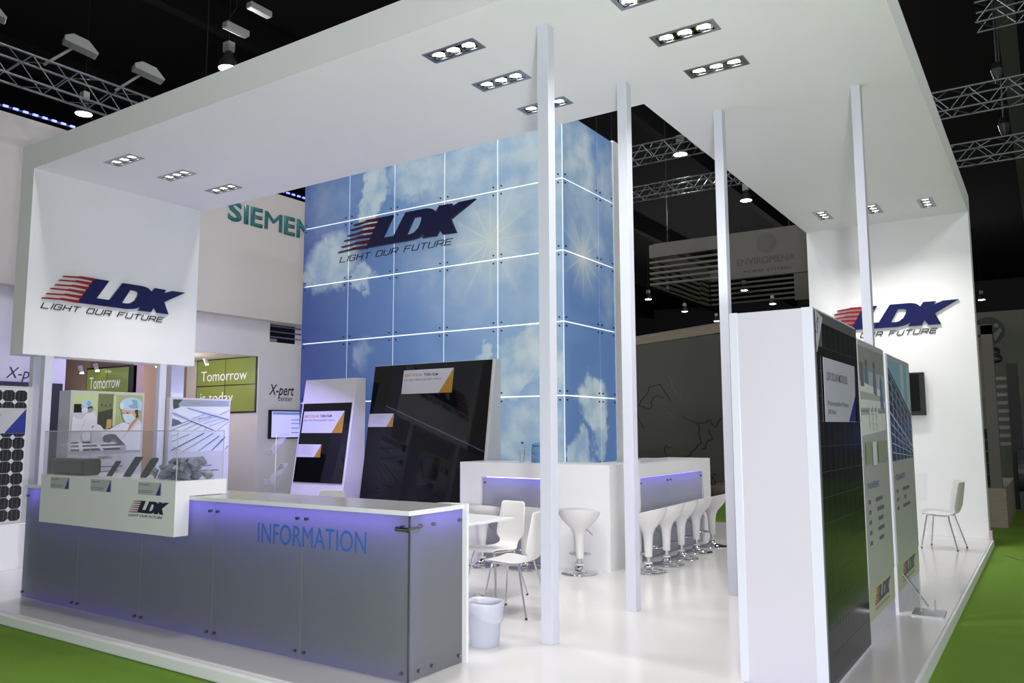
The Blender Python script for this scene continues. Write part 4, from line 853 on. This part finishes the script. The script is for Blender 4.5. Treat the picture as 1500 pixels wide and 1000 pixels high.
t = thing('hanging_sign_frame', 'hung grey box frame with slats and dim lettering, over the map wall', 'hanging sign', (-6, 19, 4.3))
put('fascia', MB().prism([(-7.82, 5.72), (-5.95, 5.74), (-5.95, 4.98), (-4.0, 4.98), (-4.0, 6.04), (-7.82, 6.06)], (0, 18, 0), (1, 0, 0), (0, 0, 1), (0, .12, 0)), taupe, t)
put('side_fascia', MB().box(-7.94, -7.82, 18, 22.0, 5.72, 6.04), taupe, t)
put('rear_fascia', MB().box(-7.82, -4.0, 21.9, 22.02, 5.72, 6.04), taupe, t)
put('side_board', MB().box(-7.94, -7.86, 19.0, 21.2, 5.05, 5.72), taupe, t)
for i in range(5):
    z = 5.04+i*.135
    put('slat', MB().box(-7.86, -5.95, 18, 18.05, z, z+.05), taupe, t); put('slat', MB().box(-7.94, -7.86, 18, 22.0, z, z+.05), taupe, t)
    put('slat', MB().box(-7.82, -5.5, 21.95, 22.0, z, z+.05), taupe, t)
put('rear_board', MB().box(-5.5, -4.0, 21.9, 22.0, 4.98, 5.72), taupe, t)
put('lettering', text('ENVIROMENA', (-5.78, 18, 5.27), (1, 0, 0), (0, 0, 1), width=1.3, height=.16, depth=.006), mat('dim_letters', (84, 80, 76), .7), t)
put('lettering', text('POWER SYSTEMS', (-5.62, 18, 5.08), (1, 0, 0), (0, 0, 1), width=1.05, height=.07, depth=.006, spacing=1.3), mat('dim_letters2', (66, 63, 60), .7), t)
put('round_emblem', MB().cyl((-5.1, 18.0, 5.72), (-5.1, 17.992, 5.72), .22, n=28).cyl((-5.1, 17.992, 5.72), (-5.1, 17.985, 5.72), .16, n=28), mat('dim_letters3', (96, 92, 88), .7), t)
for x, y in ((-7.5, 18.1), (-4.6, 18.1)): put('cable', MB().cyl((x, y, 6.04), (x, y, 13.5), .01, n=6), black, t)

t = thing('slatted_kiosk', 'grey-beige kiosk frame on a low plinth right of the white wall', 'kiosk', (-1.0, 17, -.1))
put('plinth', MB().box(-2.6, -.71, 16.0, 19.5, -.1, .55), wood, t)
put('frame_post', MB().box(-.93, -.76, 16.05, 16.3, .55, 3.33), taupe, t); put('frame_beam', MB().box(-2.4, -.76, 16.05, 16.3, 3.17, 3.34), taupe, t)
put('travertine_panel', MB().box(-2.4, -.93, 16.35, 16.5, 2.1, 3.15), wood, t)
put('white_panel', MB().box(-2.4, -.93, 16.35, 16.5, 1.55, 2.1), mat('kiosk_pale', (130, 130, 126), .7), t)
for j in range(5): put('dark_drawer', MB().box(-2.4, -.93, 16.35, 16.6, .57+j*.2, .74+j*.2), mat('drawer_%d' % (j % 2), (34+14*(j % 2),)*3, .7), t)
t = thing('louvre_screen', 'dark upright louvred screen behind the kiosk', 'screen', (-.7, 19, -.1))
put('frame_post', MB().box(-.72, -.52, 19.7, 19.9, -.1, 2.9), mat('louvre_dark', (30, 30, 32), .6), t)
for i in range(9): put('louvre', MB().box(-1.0, -.72, 19.75, 19.95, 1.2+i*.17, 1.27+i*.17), mat('louvre_pale', (120, 120, 120), .6), t)
t = thing('hall_pier', 'greenish grey hall wall behind with a round pictogram and large letter B', 'hall wall', (1.5, 28.2, -.1))
put('wall_board', MB().box(-3.2, 9.3, 28, 28.2, -.1, 5.05), mat('hall_green_grey', (94, 96, 86), .8), t)
put('pictogram', MB().cyl((-1.42, 28, 4.47), (-1.42, 27.98, 4.47), .42, n=32), blackt, t)
put('pictogram_print', MB().cyl((-1.2, 27.98, 4.62), (-1.2, 27.97, 4.62), .07, n=14).prism([(-1.3, 4.35), (-1.1, 4.55), (-1.06, 4.45), (-1.25, 4.15)], (0, 27.975, 0), (1, 0, 0), (0, 0, 1), (0, -.01, 0)), mat('hall_green_grey2', (110, 112, 100), .8), t)
put('lettering', text('B', (-1.46, 28, 3.52), (1, 0, 0), (0, 0, 1), width=.36, height=.46, depth=.01, bold=.04), blackt, t)
t = thing('promo_screen', 'dark blue lit screen reading the Future at the right picture edge', 'screen', (.0, 21, .9))
put('casing', MB().box(-.55, 1.5, 21, 21.1, 1.0, 2.15), black, t)
put('screen', MB().box(-.5, 1.45, 20.985, 21, 1.05, 1.72), mat('screen_blue', (40, 60, 140), .3, emit=.4, vary=.5, scale=5), t)
put('lettering', text('ility the Future', (-.44, 20.99, 1.86), (1, 0, 0), (0, 0, 1), width=.9, height=.09, depth=.003), mat('pale_text', (170, 170, 170), .5, emit=.3), t)
put('red_line', MB().box(-.5, 1.4, 20.985, 21, 1.78, 1.80), mat('red_glow', (200, 60, 50), .5, emit=.5), t)
t = thing('exhibit_machine', 'grey machine with round drum behind the kiosk at right edge', 'machine', (-.2, 20, -.1))
put('cabinet', MB().box(-.35, .9, 19.8, 20.6, -.1, .85), mat('machine_grey', (92, 94, 98), .5), t, bevel=.02)
put('drum', MB().cyl((-.62, 19.6, .7), (-.40, 19.6, .7), .42, n=28), mat('machine_dark', (64, 66, 72), .4), t)
put('drum', MB().cyl((-.40, 19.6, .7), (-.28, 19.6, .7), .22, n=24), silver, t)
put('leg_frame', MB().box(-.62, -.35, 19.3, 19.9, -.1, .3), black, t)
solo('loose_cable', MB().tube([(-.62, 12.6, -.09), (-.45, 12.2, -.09), (-.2, 12.35, -.09), (.1, 11.9, -.09), (.35, 11.2, -.09), (.3, 10.6, -.09)], .006, 6), mat('cable_pale', (130, 150, 100), .6), 'thin pale cable trailing over the green carpet at right', 'cable', (0, 11.5, -.1))
solo('wall_corner_block', MB().box(-.83, -.79, 13.3, 13.46, -.05, .12), mat('pinkish_board', (196, 180, 182), .6), 'small pinkish board end at the foot of the far right wall', 'board', (-.81, 13.38, -.05))

# ------------------------------------------------------------------ roof trusses and hall lamps
def truss(label, p0, p1, w_, h, n, loc_mat=steel):
    t = thing('lighting_truss', label, 'truss', p0, 'aluminium lighting trusses in the hall roof')
    p0, p1 = Vector(p0), Vector(p1); dr = (p1-p0).normalized(); sd = dr.cross(Vector((0, 0, 1))).normalized()*(w_/2); up = Vector((0, 0, h/2))
    for a in (-1, 1):
        for b in (-1, 1): put('chord', MB().cyl(p0+sd*a+up*b, p1+sd*a+up*b, .021, n=8), loc_mat, t, angle=60)
    L_ = (p1-p0).length
    for i in range(n):
        q0 = p0+dr*(L_*i/n); q1 = p0+dr*(L_*(i+.5)/n); q2 = p0+dr*(L_*(i+1)/n)
        for a in (-1, 1): put('brace', MB().cyl(q0+sd*a-up, q1+sd*a+up, .009, n=5).cyl(q1+sd*a+up, q2+sd*a-up, .009, n=5), loc_mat, t)
        for b in (-1, 1): put('brace', MB().cyl(q0+sd+up*b, q1-sd+up*b, .008, n=5).cyl(q1-sd+up*b, q2+sd+up*b, .008, n=5), loc_mat, t)
    for q in (.12, .88): put('suspension_cable', MB().cyl(p0+dr*L_*q+up, Vector(((p0+dr*L_*q).x, (p0+dr*L_*q).y, 13.5)), .012, n=5), black, t)
    return t
truss('truss above the left neighbour stand, carrying three floodlights', (-12.6, 3.2, 6.98), (-12.6, 9.5, 6.98), .38, .40, 9)
truss('truss at upper right beside the canopy edge, upper one', (-2.2, 15, 7.0), (.6, 15, 7.0), .4, .34, 5)
truss('truss at right beside the canopy edge, lower one', (-2.2, 15.9, 6.35), (.6, 15.9, 6.35), .4, .30, 5)
truss('truss cut by the top right picture corner', (-.62, 14.8, 8.3), (2.2, 14.8, 8.3), .4, .34, 5)
truss('upper truss seen through the canopy opening', (-9.4, 17, 7.98), (-4.6, 17, 7.98), .4, .34, 9)
truss('lower truss seen through the canopy opening', (-10.6, 20, 8.02), (-4.8, 20, 8.02), .4, .30, 11)
truss('dark truss glimpsed left of the sky tower', (-16, 16, 8.5), (-11, 16, 8.5), .4, .4, 8, mat('truss_dark', (50, 50, 56), .5, .5))
solo('roof_girder', MB().box(-.48, -.10, 12, 60, 11, 11.3), mat('girder_grey', (58, 57, 54), .8), 'long grey roof girder running back at upper right', 'girder', (-.3, 30, 11))
for i, (x, y, z) in enumerate(((-.38, 15, 7.2), (-.36, 15.9, 6.55))):
    t = thing('chain_hoist', ('chain hoist holding the upper right truss', 'chain hoist holding the lower right truss')[i], 'hoist', (x, y, z), 'chain hoists on the right girder')
    put('chain', MB().cyl((x, y, z+.35), (x, y, 11), .015, n=6), black, t); put('motor', MB().lathe([(0, .35), (.06, .33), (.1, .22), (.07, .1), (.03, 0), (0, 0)], (x, y, z), 14), black, t)
floods = ((-12.6, 4.55, 7.20, 'floodlight on the left truss, leftmost of three'), (-12.6, 5.9, 7.20, 'floodlight on the left truss, middle of three'), (-12.6, 7.05, 7.20, 'floodlight on the left truss, half hidden by the canopy edge'))
for (x, y, z, lab_) in floods:
    t = thing('floodlight', lab_, 'floodlight', (x, y, z), 'grey floodlights on the left truss')
    put('arm', MB().cyl((x, y, z-.02), (x+.15, y+.33, z+.33), .022, n=8), lampgrey, t)
    put('lamp_head', MB().prism([(-.22, -.02), (.25, -.08), (.27, -.05), (.12, .10), (-.1, .13), (-.22, .06)], (x+.15, y+.42, z+.36), (.3, .95, -.1), (0, 0, 1), (.22, -.07, 0)), lampgrey, t, bevel=.01)
def highbay():
    t = thing('highbay_lamp', 'x', 'hall lamp', (0, 0, 0), 'highbay lamps in the hall roof')
    put('shade', MB().lathe([(0, .62), (.1, .62), (.16, .5), (.26, .3), (.31, .05), (.30, .05), (.25, .28), (.14, .46), (0, .5)], n=24), mat('lamp_shade_dark', (40, 40, 44), .5), t, angle=50)
    put('ballast', MB().box(-.16, .16, -.12, .12, .62, .95), lampgrey, t, bevel=.01)
    put('lens', MB().lathe([(0, .03), (.29, .045), (.30, .05), (.29, .055), (0, .06)], n=24), hbulb, t, angle=50)
    put('cable', MB().cyl((0, 0, .95), (0, 0, (13.5-9.5)/.64), .012, n=5), black, t)
    return t
hb = highbay()
HB = [((-8.53, 21.72, 9.5), 'hall lamp behind the upper truss, through the canopy opening'), ((-8.43, 27.52, 9.5), 'hall lamp hanging clear between the second and third posts'), ((-20.2, 45.5, 9.5), 'distant hall lamp near the slatted frame, highest left'),
      ((-20.3, 51.7, 9.5), 'distant hall lamp left of the third post, middle'), ((-20.2, 57.7, 9.5), 'distant hall lamp nearest the third post, lowest'), ((-14.3, 45.7, 9.5), 'distant hall lamp under the hanging frame, left'), ((-14.4, 51.8, 9.5), 'distant hall lamp under the hanging frame, right'),
      ((-3.15, 57.6, 9.5), 'distant hall lamp right of the white wall'), ((-14.0, 10.24, 9.12), 'hall lamp just above the canopy front edge'), ((-19.9, 10.35, 9.5), 'hall lamp at left above the canopy corner')]
for i, (p, lab_) in enumerate(HB):
    o = hb if i == 0 else dup(hb, (0, 0, 0)); o.location = p; o['label'] = lab_; o.scale = (.64,)*3
    if i in (0, 1, 8, 9): s = lamp_light('highbay_light', 'POINT', (0, 0, -.12), HIGHBAY_W*(3 if i < 2 else 1), size=.25); s.parent = o
for i, p in enumerate(((-5.8, 3.9, 9.5), (4, 4.6, 9.5), (5.5, 4, 9.5), (5.5, 11, 9.5), (-4.6, 8.2, 9.5), (-7.6, 7.9, 9.5))):  # unseen lamps added to brighten platform, bar and carpet
    o = dup(hb, p, 0, ('added highbay lamp outside the picture, brightening stand and aisle, number %s' % ('one', 'two', 'three', 'four', 'five', 'six')[i]))
    for c_ in list(o.children):
        if c_.type == 'LIGHT': bpy.data.objects.remove(c_)
    s = lamp_light('highbay_light', 'POINT', (0, 0, -.12), HIGHBAY_W*(2 if i < 4 else 1.3), size=.3); s.parent = o
solo('led_rope', MB().box(-18.0, -17.97, 4, 16, 8.36, 8.40), mat('rope_dark', (20, 20, 50), .5), 'blue dotted light rope behind the left truss', 'light rope', (-18, 8, 8.38))
me = MB().box(-.02, .02, -.05, .05, -.02, .02).mesh('rope_light'); me.materials.append(mat('rope_glow', (80, 90, 255), .5, emit=6))
rope = bpy.data.objects['led_rope']
for i in range(60):
    c_ = bpy.data.objects.new('rope_light', me); COL.objects.link(c_); c_.parent = rope; c_.location = Vector((-17.95, 4.1+i*.2, 8.38))-Vector((-18, 8, 8.38))
for i, (x, y, z) in enumerate(((-12.18, 9.05, 8.92), (-12.13, 9.52, 9.5))):
    t = thing('hanging_ballast', ('grey ballast box hanging above the canopy front edge', 'small grey box hanging at the top of the picture')[i], 'ballast box', (x, y, z), 'ballast boxes in the roof')
    put('box', MB().box(x-.08, x+.08, y-.25, y+.25, z, z+.12), lampgrey, t, bevel=.02); put('cable', MB().tube([(x, y-.2, z+.12), (x, y, z+.5), (x, y, 13.5)], .01, 5), black, t)
